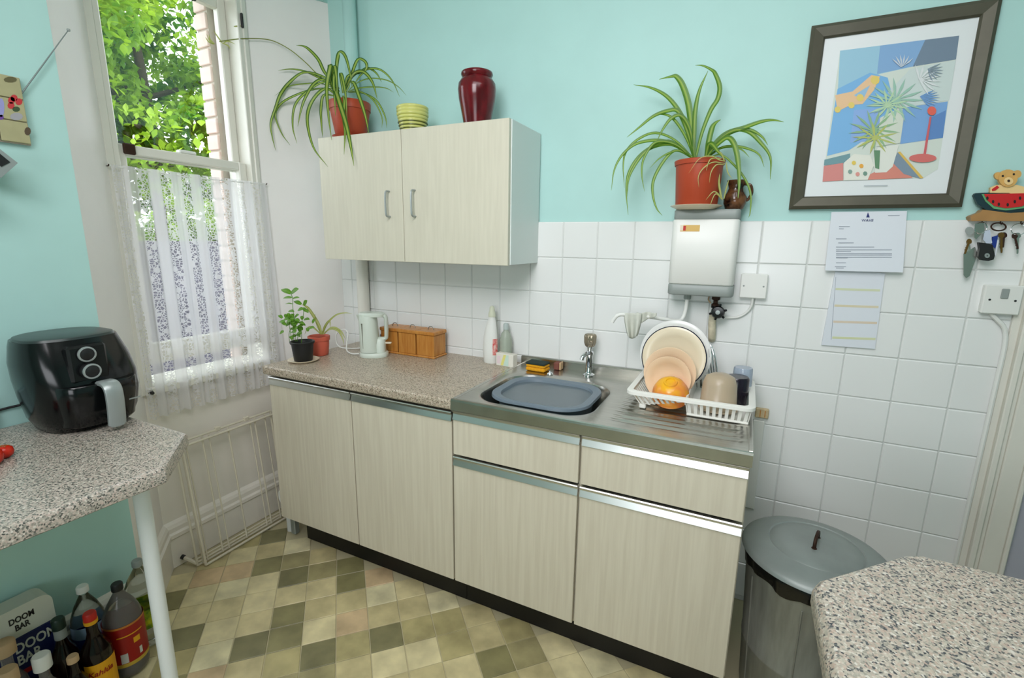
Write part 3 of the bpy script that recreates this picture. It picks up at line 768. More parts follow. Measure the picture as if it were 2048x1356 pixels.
# ================================================================== WATER HEATER
HX0, HX1, HZ0, HZ1, HD = .455, .676, 1.252, 1.556, .122
wh = thing('water_heater', 'white oversink water heater with grey top and bottom caps', 'water heater', ((HX0+HX1)/2, -.06, HZ0))
def rbox(x0, x1, yf, yb, z0, z1, r, tz=.004):
    def ring(ins, z): return [Vector((x, y, z)) for x, y in rrect(x0+ins, x1-ins, yf+ins, yb, r, 6)][:] 
    pts = lambda ins: [(x0+ins, yb), (x0+ins, yf+r)] + [(x0+r-(r-ins)*math.sin(a), yf+r-(r-ins)*math.cos(a)) for a in [PI/2-k*PI/12 for k in range(1, 7)]] + [(x1-r+(r-ins)*math.sin(a), yf+r-(r-ins)*math.cos(a)) for a in [k*PI/12 for k in range(0, 7)]] + [(x1-ins, yb)]
    return G().loft([[Vector((x, y, z)) for x, y in pts(i)] for i, z in ((tz, z0), (0, z0+tz), (0, z1-tz), (tz, z1))])
obj('top_cap', rbox(HX0+.003, HX1, -HD+.004, -.009, 1.522, HZ1, .018), GREYP, wh, smooth=True, ang=50)
obj('casing', rbox(HX0, HX1+.001, -HD, -.009, 1.292, 1.522, .022), WHPL, wh, smooth=True, ang=50)
obj('bottom_cap', rbox(HX0, HX1+.003, -HD+.002, -.009, HZ0, 1.292, .022), GREYP, wh, smooth=True, ang=50)
a = atY(1361, 450, -HD-.0006); b = atY(1399, 463, -HD-.0006)
st = obj('sticker', G().box(a.x, b.x, -HD-.0008, -HD, b.z, a.z), flat('sticker_gold', (214, 178, 104)), wh)
obj('sticker_red', G().box(a.x+.010, a.x+.019, -HD-.0012, -HD-.0007, b.z+.003, a.z-.003), flat('sticker_red', (190, 50, 40)), st)
obj('sticker_white', G().box(a.x, a.x+.010, -HD-.0012, -HD-.0007, b.z+.003, a.z), flat('sticker_pale', (226, 214, 190)), st)
# spout and valve under the heater
P = smooth_path([(.523, -.065, HZ0-.004), (.522, -.066, 1.205), (.516, -.070, 1.165), (.500, -.085, 1.150), (.45, -.118, 1.158), (.38, -.150, 1.168), (.315, -.178, 1.172), (.292, -.185, 1.168), (.278, -.188, 1.150), (.274, -.189, 1.140)], 5)
obj('spout', G().tube(P, .0072, 12), WHPL, wh, smooth=True)
obj('outlet_nut', G().lathe([(.012, 0), (.013, .004), (.013, .016), (.010, .02)], (.523, -.065, HZ0-.020), 8), GREYP, wh)
P = smooth_path([(.600, -.05, HZ0), (.597, -.06, 1.235), (.606, -.062, 1.222)], 4)
obj('inlet_wire', G().tube(P, .0025, 8), CORK, wh, smooth=True)
g = G().lathe([(.010, 0), (.014, .003), (.014, .016), (.008, .020), (.008, .030), (.0145, .034), (.0145, .045), (.010, .05)], (.622, -.05, HZ0-.050), 12)
obj('connector', g, RUST, wh)
g = G().lathe([(.010, 0), (.022, .004), (.024, .014), (.020, .020), (.010, .021)], (.634, -.060, 1.192), 16, axis='y', sx=1)
g.v = [Vector((v.x, -.120-v.y, v.z)) for v in g.v]
for k in range(6):
    aa = k*PI/3+.3; ca_, sa_ = math.cos(aa), math.sin(aa)
    g.tube([(.634+.018*ca_, -.068, 1.192+.018*sa_), (.634+.031*ca_, -.068, 1.192+.031*sa_)], [.006, .004], 6)
obj('valve_wheel', g, BLACK, wh, smooth=True, ang=50)
obj('valve_hub', G().lathe([(0, -.0835), (.008, -.083), (.008, -.078)], (.634, 0, 1.192), 14, axis='y'), SILV, wh, smooth=True)
P = smooth_path([(.618, -.040, 1.178), (.616, -.038, 1.15), (.619, -.034, 1.11), (.620, -.022, 1.085), (.620, -.006, 1.078)], 4)
obj('supply_pipe', G().tube(P, [.0135]*len(P), 12), CREAMP, wh, smooth=True)
# switched spur with flex
su = thing('fused_spur', 'square white fused spur box on tiles right of the water heater', 'wall switch', (.742, -.02, 1.29))
obj('back_box', G().box(.699, .785, -.030, -.0085, 1.247, 1.333, .004), WHPL, su)
obj('face_plate', G().box(.698, .786, -.0375, -.030, 1.246, 1.334, .003), WHPL, su)
for x in (.710, .774): obj('screw', G().lathe([(0, 0), (.003, .0005), (.0035, .002)], (x, -.0385, 1.290), 10, axis='y'), GREYP, su)
P = smooth_path([(.744, -.028, 1.247), (.742, -.022, 1.215), (.728, -.018, 1.190), (.702, -.018, 1.172), (.67, -.022, 1.168), (.640, -.032, 1.170)], 5)
obj('flex', G().tube(P, .0045, 10), WHPL, su, smooth=True)

# right spider plant
HT = HZ1; PX2, PY2 = .528, -.094
sp2 = thing('spider_plant', 'large green spider plant in tall orange-brown pot on top of water heater', 'houseplant', (PX2, PY2, HT))
obj('saucer', G().lathe([(0, 0), (.062, 0), (.085, .011), (.088, .013), (.084, .015), (.062, .005), (0, .005)], (PX2, PY2, HT), 40), CREAM, sp2, smooth=True, ang=60)
pot(sp2, (PX2, PY2, HT+.006), .070, .0825, .160, TERRA, .016)
c6 = crop(1150, 100, 4.096)
D = [
 (.016, -.09, -.10, [(985, 900), (960, 700), (930, 450), (880, 290), (830, 220), (790, 218), (690, 240)]),
 (.012, -.09, -.10, [(970, 880), (920, 650), (850, 500), (750, 380), (620, 310), (480, 285)]),
 (.012, -.09, -.10, [(970, 880), (975, 700), (985, 500), (1020, 330), (1090, 170)]),
 (.012, -.09, -.12, [(990, 880), (1040, 680), (1110, 500), (1170, 400), (1185, 300), (1150, 200), (1120, 165), (1050, 130), (985, 125)]),
 (.012, -.09, -.12, [(975, 880), (930, 700), (850, 510), (760, 500), (640, 545), (520, 640), (425, 715)]),
 (.008, -.09, -.11, [(975, 880), (900, 700), (800, 560), (700, 525), (610, 560)]),
 (.011, -.09, -.12, [(980, 880), (940, 650), (870, 540), (790, 560), (720, 650), (670, 750)]),
 (.011, -.10, -.16, [(960, 880), (850, 790), (760, 750), (640, 790), (520, 880), (440, 1010), (420, 1150), (435, 1350)]),
 (.008, -.10, -.15, [(960, 880), (820, 740), (660, 680), (520, 730), (420, 830), (395, 950), (405, 1130)]),
 (.010, -.10, -.16, [(960, 880), (840, 780), (720, 745), (600, 745), (480, 780), (380, 870), (320, 990), (298, 1150)]),
 (.008, -.10, -.17, [(950, 880), (850, 790), (740, 750), (640, 770), (560, 900), (548, 1030), (570, 1160)]),
 (.009, -.10, -.17, [(950, 880), (860, 830), (790, 840), (700, 950), (640, 1080), (640, 1200), (670, 1300), (715, 1356)]),
 (.006, -.10, -.14, [(950, 880), (860, 825), (780, 840), (690, 890), (610, 970)]),
 (.010, -.10, -.17, [(950, 870), (800, 780), (660, 790), (560, 850), (470, 980), (435, 1080), (430, 1200)]),
 (.014, -.09, -.10, [(1075, 890), (1090, 780), (1120, 650), (1150, 600), (1195, 570)]),
 (.013, -.09, -.12, [(1070, 880), (1150, 760), (1250, 680), (1380, 640), (1520, 590), (1620, 575), (1710, 590)]),
 (.012, -.09, -.13, [(1080, 880), (1180, 740), (1300, 660), (1420, 670), (1520, 760), (1600, 880), (1600, 1060)]),
 (.010, -.09, -.12, [(1090, 880), (1160, 760), (1300, 670), (1430, 655), (1530, 710), (1580, 780)]),
 (.014, -.10, -.17, [(1075, 880), (1150, 790), (1250, 720), (1310, 790), (1340, 950), (1345, 1100), (1335, 1215)]),
 (.008, -.09, -.12, [(1090, 880), (1180, 810), (1300, 790), (1420, 810), (1510, 860), (1550, 960)]),
 (.006, -.09, -.12, [(1090, 880), (1200, 800), (1290, 790), (1370, 820), (1430, 880)]),
 (.006, -.10, -.15, [(1100, 880), (1200, 860), (1310, 950), (1400, 1070), (1440, 1190), (1435, 1330), (1420, 1375)]),
 (.013, -.10, -.15, [(1070, 880), (1090, 790), (1120, 770), (1170, 830), (1230, 900)]),
]
leaves(sp2, D, c6, LEAFR)
D = [
 (.004, -.175, -.19, [(1230, 910), (1180, 900), (1120, 870), (1020, 890), (930, 1010)]),
 (.004, -.175, -.19, [(1230, 930), (1130, 920), (1050, 970), (1010, 1040), (1015, 1125)]),
 (.004, -.175, -.19, [(1225, 940), (1160, 940), (1115, 1000), (1100, 1090)]),
 (.004, -.175, -.19, [(1200, 890), (1120, 890), (1090, 930), (1075, 990)]),
 (.004, -.175, -.18, [(1210, 1220), (1140, 1160), (1070, 1230)]),
 (.004, -.175, -.18, [(1210, 1230), (1150, 1180), (1100, 1290)]),
 (.007, -.175, -.18, [(1200, 1210), (1180, 1100), (1185, 1010)]),
 (.005, -.175, -.18, [(1220, 1220), (1240, 1130), (1265, 1050)]),
 (.004, -.175, -.18, [(1240, 920), (1250, 1000), (1290, 1060)]),
 (.005, -.175, -.18, [(1225, 915), (1200, 850), (1170, 830)]),
]
leaves(sp2, D, c6, LEAFP, name='plantlet_leaf')
# dark ornament behind/right of the pot: small cow-creamer like jug
jg = thing('jug', 'small glossy black-brown ceramic jug beside the right spider plant', 'jug', (.652, -.048, HT))
pf = [(0, 0), (.026, 0), (.030, .004), (.037, .022), (.038, .042), (.028, .062), (.024, .074), (.030, .094), (.032, .100), (.028, .101), (.022, .085), (.02, .07), (0, .05)]
obj('body', G().lathe(pf, (.652, -.048, HT+.0005), 32), BLK2, jg, smooth=True, ang=60)
P = smooth_path([(.680, -.050, HT+.088), (.697, -.052, HT+.082), (.703, -.052, HT+.058), (.694, -.050, HT+.036), (.686, -.049, HT+.032)], 4)
obj('handle', G().tube(P, .005, 8), BLK2, jg, smooth=True)

# ================================================================== PICTURE
pc = thing('framed_picture', 'large pewter-framed still life print with flowers hanging on aqua wall', 'picture', (1.055, 0, 1.84))
FX0, FX1, FZ0, FZ1 = .824, 1.284, 1.558, 2.128; fw = .0415
def frame_side(pts_o, pts_i, prt):
    (o1, o2), (i1, i2) = pts_o, pts_i
    def P3(p, y): return Vector((p[0], y, p[1]))
    g = G()
    m1 = tuple(o1[k]*.75+i1[k]*.25 for k in (0, 1)); m2 = tuple(o2[k]*.75+i2[k]*.25 for k in (0, 1))
    n1 = tuple(o1[k]*.12+i1[k]*.88 for k in (0, 1)); n2 = tuple(o2[k]*.12+i2[k]*.88 for k in (0, 1))
    A_ = [P3(o1, -.002), P3(o1, -.017), P3(m1, -.024), P3(n1, -.019), P3(i1, -.013), P3(i1, -.002)]
    B_ = [P3(o2, -.002), P3(o2, -.017), P3(m2, -.024), P3(n2, -.019), P3(i2, -.013), P3(i2, -.002)]
    n = 6; g.add(A_+B_, [(i, (i+1) % n, n+(i+1) % n, n+i) for i in range(n)]+[tuple(range(n))[::-1], tuple(range(n, 2*n))])
    obj('frame_rail', g, FRAMEM, prt)
O = [(FX0, FZ0), (FX1, FZ0), (FX1, FZ1), (FX0, FZ1)]; I_ = [(FX0+fw, FZ0+fw), (FX1-fw, FZ0+fw), (FX1-fw, FZ1-fw), (FX0+fw, FZ1-fw)]
for k in range(4): frame_side((O[k], O[(k+1) % 4]), (I_[k], I_[(k+1) % 4]), pc)
mount = obj('mount', G().box(FX0+fw-.004, FX1-fw+.004, -.009, -.003, FZ0+fw-.004, FZ1-fw+.004), mk('mount_card', (222, 228, 228), .35), pc)
c5 = crop(1600, 60, 3.99)
LAY = [0]
def patch(pts, col, parent=None, y=None, cf=c5, name='print'):
    LAY[0] += 1; yy = -.0095-.00012*LAY[0]
    P = [atY(*cf(*q), yy) for q in pts]
    return obj(name, G().prism(P, (0, .0001, 0)), flat('ink_%d' % LAY[0], col), parent or mount)
def star(cx, cy_, r, n, col, sq=1.0, a0=0, spread=2*PI, thin=.12):
    pts = []
    for k in range(n):
        a = a0+spread*k/max(1, n-(0 if spread > 6 else 1))
        pts += [(cx+r*thin*math.cos(a-.5), cy_+r*thin*math.sin(a-.5)*sq), (cx+r*.6*math.cos(a-.09), cy_+r*.6*math.sin(a-.09)*sq), (cx+r*math.cos(a), cy_+r*math.sin(a)*sq), (cx+r*.6*math.cos(a+.09), cy_+r*.6*math.sin(a+.09)*sq)]
    return patch(pts, col)
base_p = patch([(320, 165), (1270, 45), (1140, 860), (1100, 1110), (985, 1180), (180, 1210)], (206, 216, 206))
patch([(320, 165), (1000, 78), (905, 290), (640, 350), (300, 520)], (150, 194, 214))
patch([(640, 125), (1000, 78), (905, 290), (615, 350)], (128, 168, 208))
patch([(1000, 78), (1270, 45), (1245, 235), (900, 292)], (112, 132, 150))
patch([(300, 470), (560, 340), (700, 380), (780, 700), (390, 960), (215, 1005), (270, 640)], (120, 176, 220))
patch([(430, 640), (640, 620), (640, 880), (400, 900)], (136, 172, 222))
patch([(820, 620), (1180, 570), (1140, 860), (800, 910)], (120, 164, 212))
patch([(1040, 700), (1165, 640), (1140, 860), (1000, 880)], (92, 134, 190))
patch([(880, 310), (1245, 240), (1190, 560), (830, 620), (700, 500)], (198, 212, 208))
patch([(280, 520), (420, 490), (570, 360), (640, 370), (590, 480), (500, 590), (400, 600), (300, 650)], (226, 190, 148))
patch([(430, 520), (560, 440), (500, 560)], (146, 186, 214))
for x, y, r in ((600, 400, 36), (410, 600, 26), (300, 635, 26), (480, 540, 30)): patch([(x+r*math.cos(2*PI*k/9), y+r*math.sin(2*PI*k/9)) for k in range(9)], (222, 200, 110))
patch([(195, 1035), (400, 985), (400, 1060), (190, 1080)], (110, 150, 156))
patch([(190, 1085), (345, 1060), (345, 1200), (180, 1210)], (208, 136, 130))
patch([(560, 1150), (760, 1060), (900, 1180), (540, 1195)], (210, 134, 118))
patch([(780, 975), (960, 1185), (830, 1150), (740, 1060)], (122, 142, 158))
patch([(780, 975), (800, 970), (985, 1180), (960, 1185)], (214, 180, 90))
patch([(610, 930), (800, 900), (830, 690), (760, 640), (640, 700)], (206, 214, 200))
patch([(620, 940), (790, 915), (740, 1090), (690, 1135), (600, 1140), (580, 1040)], (220, 224, 214))
patch([(350, 1060), (430, 990), (560, 1000), (590, 1080), (540, 1195), (350, 1200)], (224, 226, 214))
star(770, 560, 230, 15, (150, 190, 172), .8); star(700, 600, 180, 13, (176, 206, 168), .75, .2)
star(590, 800, 210, 13, (140, 178, 136), .8, .1); star(600, 860, 190, 9, (176, 186, 104), .7, .4)
star(950, 540, 170, 8, (110, 154, 204), .6, -.7, 1.6); star(960, 400, 180, 9, (214, 220, 220), .7, -1.8, 3.0); star(1010, 320, 140, 7, (128, 146, 160), .7, -.6, 1.8)
star(820, 300, 120, 6, (196, 206, 214), .9, -2.4, 1.6)
patch([(590, 960), (640, 960), (632, 1110), (600, 1100)], (96, 138, 104))
for x, y, c in ((430, 1060, (222, 196, 90)), (490, 1085, (226, 166, 66)), (400, 1130, (130, 160, 150)), (520, 1145, (110, 146, 130)), (460, 1150, (216, 150, 140))): patch([(x+18*math.cos(2*PI*k/7), y+18*math.sin(2*PI*k/7)) for k in range(7)], c)
patch([(1035, 690), (1050, 690), (1005, 990), (985, 990)], (202, 96, 100))
patch([(980+110*math.cos(2*PI*k/16), 1022+34*math.sin(2*PI*k/16)) for k in range(16)], (206, 110, 104))
patch([(1052+36*math.cos(2*PI*k/12), 645+36*math.sin(2*PI*k/12)) for k in range(12)], (222, 100, 84))
patch([(510, 1240), (700, 1236), (700, 1242), (510, 1246)], (176, 184, 190))

# ================================================================== PAPERS ON THE TILES
lt = thing('letter', 'printed white letter with blue triangle logo stuck below the framed picture', 'paper', (1.06, -.012, 1.45))
def sheet_px(parent, name, pix, y0, mat, yb=None, th=.0006):
    P = [atY(px, py, y0 if yb is None or i < 2 else yb) for i, (px, py) in enumerate(pix)]
    return obj(name, G().prism(P, (0, th, 0)), mat, parent)
sheet_px(lt, 'sheet', [(1663, 424), (1814, 422), (1806, 545), (1650, 541)], -.014, PAPER, -.034)
cl = crop(1640, 410, 9.04)
def onl(x, y, lift=.0008):
    px, py = cl(x, y); t = (py-423)/120.0; return atY(px, py, -.014-.020*max(0, min(1, t))-lift)
def linep(pts, mat, parent): return obj('print', G().prism([onl(*q) for q in pts], (0, .0003, 0)), mat, parent)
linep([(868, 130), (835, 225), (900, 225)], INKD, lt)
o_ = onl(745, 300, .0012); text('lettering', 'WAVE', .0115, frame_M(o_, (1, 0, 0), (0, -.1, .98)), INKD, lt, .0002).scale = (1, 1, 1)
for x0, x1, y in ((345, 540, 390), (345, 430, 430), (290, 480, 612), (330, 610, 685), (290, 980, 760), (290, 1300, 810), (290, 560, 838), (290, 1300, 880), (290, 1300, 905), (290, 500, 955), (290, 1300, 945), (290, 470, 1045), (270, 470, 1115), (290, 430, 1140), (1230, 1440, 190)):
    linep([(x0, y-7), (x1, y-6), (x1, y+6), (x0, y+7)], INK, lt)
cal = thing('calendar', 'narrow white hanging calendar with pastel bands below the letter', 'calendar', (1.055, -.012, 1.22))
sheet_px(cal, 'pages', [(1672, 535), (1770, 547), (1750, 698), (1643, 690)], -.0185, PAPER, None, .008)
cc = crop(1630, 540, 7.975)
def onc(x, y): return atY(*cc(x, y), -.0189)
for y, c1 in ((300, (206, 214, 180)), (565, (214, 206, 176)), (820, (214, 200, 178)), (1075, (206, 212, 170))):
    k = -(y-300)*.066*1.9
    obj('band', G().prism([onc(330+k*.55, y-14), (onc(1040+k*.75, y+8)), (onc(1036+k*.75, y+44)), (onc(326+k*.55, y+20))], (0, .0003, 0)), flat('calband%d' % y, c1), cal)
obj('margin_line', G().prism([onc(330, 110), onc(336, 110), onc(262, 1110), onc(254, 1110)], (0, .0003, 0)), INK, cal)
# rack of keys: bear on a watermelon slice
kr = thing('key_rack', 'wooden key rack with painted bear sitting on watermelon slice', 'key rack', (1.37, 0, 1.52))
ck = crop(1920, 320, 5.65)
def cut(name, pts, y, th, mat, parent=kr):
    P = [atY(*ck(*q), y) for q in pts]
    return obj(name, G().prism(P, (0, th, 0)), mat, parent)
def disc(name, x, y, r, Y, mat, parent=kr, sy_=1, th=.003): return cut(name, [(x+r*math.cos(2*PI*k/18), y+r*sy_*math.sin(2*PI*k/18)) for k in range(18)], Y, th, mat, parent)
cut('shelf', [(118, 640), (150, 620), (230, 590), (260, 560), (560, 600), (1200, 560), (1200, 690), (130, 688)], -.038, .036, SHELFW)
cut('rind', [(155, 400), (175, 375), (270, 370), (900, 360), (1080, 380), (1060, 470), (900, 560), (720, 585), (480, 585), (300, 565), (200, 500)], -.034, .014, MELD)
cut('pale_rind', [(245, 385), (900, 370), (840, 470), (720, 545), (520, 570), (380, 550), (290, 470)], -.036, .003, MELG)
fl_ = cut('flesh', [(272, 385), (880, 372), (800, 460), (700, 525), (520, 545), (390, 520), (310, 455)], -.038, .003, MELR)
for x, y in ((310, 430), (375, 470), (440, 500), (540, 505), (620, 470), (680, 430), (740, 400)): disc('seed', x, y, 13, -.0392, BLACKM, fl_, 1.5, .001)
cut('bear_body', [(340, 370), (345, 310), (420, 280), (640, 280), (720, 300), (760, 400), (600, 400), (560, 372)], -.037, .012, BEARD)
hd = disc('bear_head', 545, 205, 108, -.042, BEAR, kr, .92, .012)
disc('ear', 432, 178, 42, -.040, BEAR, hd, 1, .008); disc('ear', 652, 158, 44, -.040, BEAR, hd, 1, .008)
disc('snout', 550, 238, 52, -.044, BEARD, hd, .85, .003); disc('nose', 552, 235, 15, -.0455, RUST, hd, 1, .002)
disc('eye', 485, 180, 12, -.0435, BLACKM, hd, 1, .002); disc('eye', 610, 160, 12, -.0435, BLACKM, hd, 1, .002)
cut('bow', [(365, 350), (360, 330), (420, 288), (445, 310), (400, 345)], -.0385, .003, MELR)
for x in (250, 460, 690):
    p = atY(*ck(x, 690), -.022); obj('hook', G().tube(smooth_path([p+Vector((0, 0, .004)), p+Vector((0, -.002, -.006)), p+Vector((0, -.010, -.010)), p+Vector((0, -.014, -.004))], 3), .0014, 6), RUST, kr)
def ring_g(c, r, th=.0013, tilt=.3, sy_=1): return G().tube([Vector(c)+Vector((r*math.cos(2*PI*k/20), r*tilt*math.sin(2*PI*k/20), r*sy_*math.sin(2*PI*k/20))) for k in range(20)], th, 6, closed=True)
def key(parent, x, y, ln, ang, Y, mat, hr=34):
    """flat key: bow at crop point x,y, blade of length ln px at ang (deg from straight down)"""
    s_, c_ = math.sin(math.radians(ang)), math.cos(math.radians(ang))
    def q(u, v): return (x+u*c_+v*s_, y-u*s_*1+v*c_)
    pts = [q(-hr*math.cos(t), -hr*math.sin(t)) for t in [k*PI/8 for k in range(0, 9)]]
    pts = [q(hr*math.cos(t), -hr*math.sin(t)) for t in [k*PI/8 for k in range(0, 9)]]
    pts += [q(-hr, 12), q(-12, hr*.9), q(-12, ln*.45), q(-18, ln*.52), q(-11, ln*.6), q(-18, ln*.7), q(-10, ln*.8), q(-8, ln), q(8, ln), q(12, ln*.9), q(12, hr*.9), q(hr, 12)]
    P = [atY(*ck(*w_), Y) for w_ in pts]
    return obj('key', G().prism(P, (0, .0022, 0)), mat, parent)
k1 = thing('key_bunch', 'car key bunch with black fob and steel tags on leftmost rack hook', 'keys', tuple(atY(*ck(250, 760), -.03)))
obj('ring', ring_g(atY(*ck(235, 770), -.036), .014, sy_=1.2), CHROME, k1, smooth=True)
cut('disc_tag', [(110+50*math.cos(2*PI*k/16), 800+45*math.sin(2*PI*k/16)) for k in range(16)], -.034, .002, GREYP, k1)
cut('clip_tag', [(168, 720), (270, 712), (280, 800), (180, 900), (160, 870)], -.038, .003, STEEL, k1)
key(k1, 105, 920, 150, -20, -.036, BRASS, 30); key(k1, 95, 930, 130, 10, -.033, STEEL, 26)
cut('clear_tag', [(280, 800), (340, 790), (365, 940), (300, 945), (262, 900)], -.040, .003, mk('clear_tag_plastic', (190, 200, 215), .2), k1)
cut('steel_fob', [(40, 1060), (170, 980), (200, 1060), (110, 1310), (70, 1335), (40, 1300)], -.034, .002, STEEL, k1)
fob = cut('car_fob', [(212, 930), (330, 945), (370, 960), (395, 1080), (380, 1125), (320, 1142), (240, 1130), (208, 1090), (222, 1000)], -.052, .014, BLACKM, k1)
disc('emblem', 308, 1080, 30, -.0535, SILV, fob, .9, .001)
lg = G()
for (a_, b_) in (((298, 1080), (318, 1080)), ((308, 1070), (308, 1092))):
    lg.tube([atY(*ck(*a_), -.054), atY(*ck(*b_), -.054)], .0006, 5)
obj('emblem_mark', lg, BLACKM, fob)
k2 = thing('key_bunch', 'dark wire key bunch with brass keys and blue tag on middle hook', 'keys', tuple(atY(*ck(440, 760), -.03)))
obj('ring', ring_g(atY(*ck(435, 755), -.034), .0165, .0022, .4, .7), RUST, k2, smooth=True)
key(k2, 470, 850, 200, 0, -.036, BRASS, 34); key(k2, 500, 850, 140, -6, -.034, RUST, 34); key(k2, 455, 850, 190, 4, -.032, STEEL, 30)
cut('blue_tag', [(365, 870), (430, 850), (420, 930), (400, 1000), (362, 970)], -.040, .004, BLUEL, k2)
cut('white_tag', [(425, 900), (440, 905), (405, 1085), (390, 1080)], -.042, .002, PAPER, k2)
k3 = thing('key_bunch', 'two small dark keys on thin ring on rightmost rack hook', 'keys', tuple(atY(*ck(670, 760), -.03)))
obj('ring', ring_g(atY(*ck(660, 785), -.034), .016, .0010), CHROME, k3, smooth=True)
key(k3, 620, 860, 150, 14, -.036, RUST, 34); key(k3, 655, 855, 205, -2, -.033, STEEL, 34)
for q_ in (k1, k2, k3): q_['group'] = 'key bunches hanging from the key rack'
# cooker switch at right
sw = thing('wall_switch', 'white rocker switch plate beside door casing below the keys', 'wall switch', (1.414, -.02, 1.285))
obj('back_box', G().box(1.372, 1.458, -.028, -.0085, 1.241, 1.327, .003), WHPL, sw)
obj('face_plate', G().box(1.371, 1.459, -.036, -.028, 1.240, 1.328, .003), WHPL, sw)
obj('rocker', G().box(1.408, 1.426, -.040, -.036, 1.288, 1.318, .002), GREYP, sw)
for x in (1.386, 1.444): obj('screw', G().lathe([(0, 0), (.003, .0004), (.0035, .0015)], (x, -.037, 1.283), 10, axis='y'), BLACKM, sw)
P = smooth_path([(1.400, -.020, 1.241), (1.418, -.020, 1.222), (1.440, -.020, 1.195), (1.449, -.020, 1.14), (1.449, -.020, 1.0), (1.449, -.018, .5), (1.449, -.018, .02)], 4)
obj('flex', G().tube(P, .0065, 8), WHPL, sw, smooth=True)
# board and clip between the sink unit and the wall tiles
bd = thing('chopping_board', 'white board hanging on wall right of the sink cabinet', 'board', (.81, -.02, .42))
obj('board', G().box(.792, .833, -.022, -.010, .42, .785, .003), WHPL, bd)
wd = thing('wooden_block', 'small wooden clip on the wall tiles at right end of sink', 'clip', (.818, -.02, .80))
obj('block', G().box(.797, .842, -.026, -.009, .797, .834, .003), mk('pale_clip_wood', (206, 186, 146), .6, var=.2, scale=60), wd)
for x in (.812, .828): obj('slot', G().box(x, x+.003, -.0275, -.025, .803, .828), PINE, wd)

# ================================================================== CLOTH ON SPOUT
ch = G(); ch.uv = []
cp_ = crop(1040, 560, 6.397)
cols_ = 18; rows_ = 12
# draped cloth: a strip folded over the spout, hanging down front with a rounded tail
for j in range(rows_+1):
    v = j/rows_
    for i in range(cols_+1):
        u = i/cols_
        wdt = 1-.45*v**2
        x = 1330+120*(1-wdt)*.9+(1560-1330)*u*wdt; y = 425+330*v-40*abs(u-.45)*v*2
        Y = -.176-.014*math.sin(u*PI*3+.5)*(.3+v)-.004
        p = atY(*cp_(x, y), Y); ch.v.append(p)
W_ = cols_+1
ch.f = [(j*W_+i, j*W_+i+1, (j+1)*W_+i+1, (j+1)*W_+i) for j in range(rows_) for i in range(cols_)]; ch.uv = None
b0 = len(ch.v)
for j in range(7):       # back fall, to the right, shorter
    v = j/6
    for i in range(10):
        u = i/9; x = 1500+250*u; y = 415+150*v*(1-u*.75)+10*math.sin(u*9)
        ch.v.append(atY(*cp_(x, y), -.155-.012*math.sin(u*8)))
ch.f += [(b0+j*10+i, b0+j*10+i+1, b0+(j+1)*10+i+1, b0+(j+1)*10+i) for j in range(6) for i in range(9)]
dc = obj('dishcloth', ch, CLOTHM, None, smooth=True, ang=80)
sm = dc.modifiers.new('thick', 'SOLIDIFY'); sm.thickness = .003
tag(dc, 'pale limp dishcloth draped over the white heater spout', 'cloth')

# ================================================================== DISH RACK + DISHES
RX0, RX1, RY0, RY1, RZ = .386, .781, -.412, -.052, .950
dr = thing('dish_rack', 'white plastic dish drainer rack on the steel drainer', 'dish rack', (.58, -.23, SZ))
# rolled rim
def rim_ring(x0, x1, y0, y1, z, wr, hr_):
    outer_ = rrect(x0, x1, y0, y1, .03, 5); inner_ = rrect(x0+wr, x1-wr, y0+wr, y1-wr, .02, 5)
    return G().loft([[Vector((x, y, z-hr_)) for x, y in outer_], [Vector((x, y, z-.002)) for x, y in outer_], [Vector((x, y, z)) for x, y in rrect(x0+.003, x1-.003, y0+.003, y1-.003, .028, 5)], [Vector((x, y, z)) for x, y in inner_], [Vector((x, y, z-hr_)) for x, y in inner_]], False, False)
obj('rim', rim_ring(RX0, RX1, RY0, RY1, RZ, .020, .012), RACKP, dr, smooth=True, ang=50)
def slat_wall(p0, p1, q0, q1, n, w_, name='slat'):
    """vertical slats between the top edge p0-p1 and bottom edge q0-q1"""
    p0, p1, q0, q1 = map(Vector, (p0, p1, q0, q1))
    for k in range(n):
        t = (k+.5)/n; a_ = p0.lerp(p1, t); b_ = q0.lerp(q1, t); d = (p1-p0).normalized()*w_*.5
        nrm = (p1-p0).cross(q0-p0).normalized()*.0018
        obj(name, G().add([a_-d-nrm, a_+d-nrm, b_+d-nrm, b_-d-nrm, a_-d+nrm, a_+d+nrm, b_+d+nrm, b_-d+nrm], [(0, 1, 2, 3), (4, 7, 6, 5), (0, 4, 5, 1), (1, 5, 6, 2), (2, 6, 7, 3), (3, 7, 4, 0)]), RACKP, dr)
zb = SZ+.004
# deep right-hand basket
bx = (.585, .764, -.398, -.075); tp_ = (.578, .770, -.400, -.066)
slat_wall((tp_[0], tp_[2], RZ-.01), (tp_[1], tp_[2], RZ-.01), (bx[0], bx[2]+.012, zb), (bx[1], bx[2]+.012, zb), 10, .010)
slat_wall((tp_[1], tp_[2], RZ-.01), (tp_[1], tp_[3], RZ-.01), (bx[1], bx[2]+.012, zb), (bx[1], bx[3], zb), 16, .010)
slat_wall((tp_[0], tp_[3], RZ-.01), (tp_[1], tp_[3], RZ-.01), (bx[0], bx[3], zb), (bx[1], bx[3], zb), 10, .010)
slat_wall((tp_[0], tp_[2], RZ-.01), (tp_[0], tp_[3], RZ-.01), (bx[0], bx[2]+.012, zb), (bx[0], bx[3], zb), 16, .010)
obj('base_edge', G().box(bx[0]-.002, bx[1]+.002, bx[2]+.008, bx[3]+.002, zb-.004, zb+.004, .002), RACKP, dr)
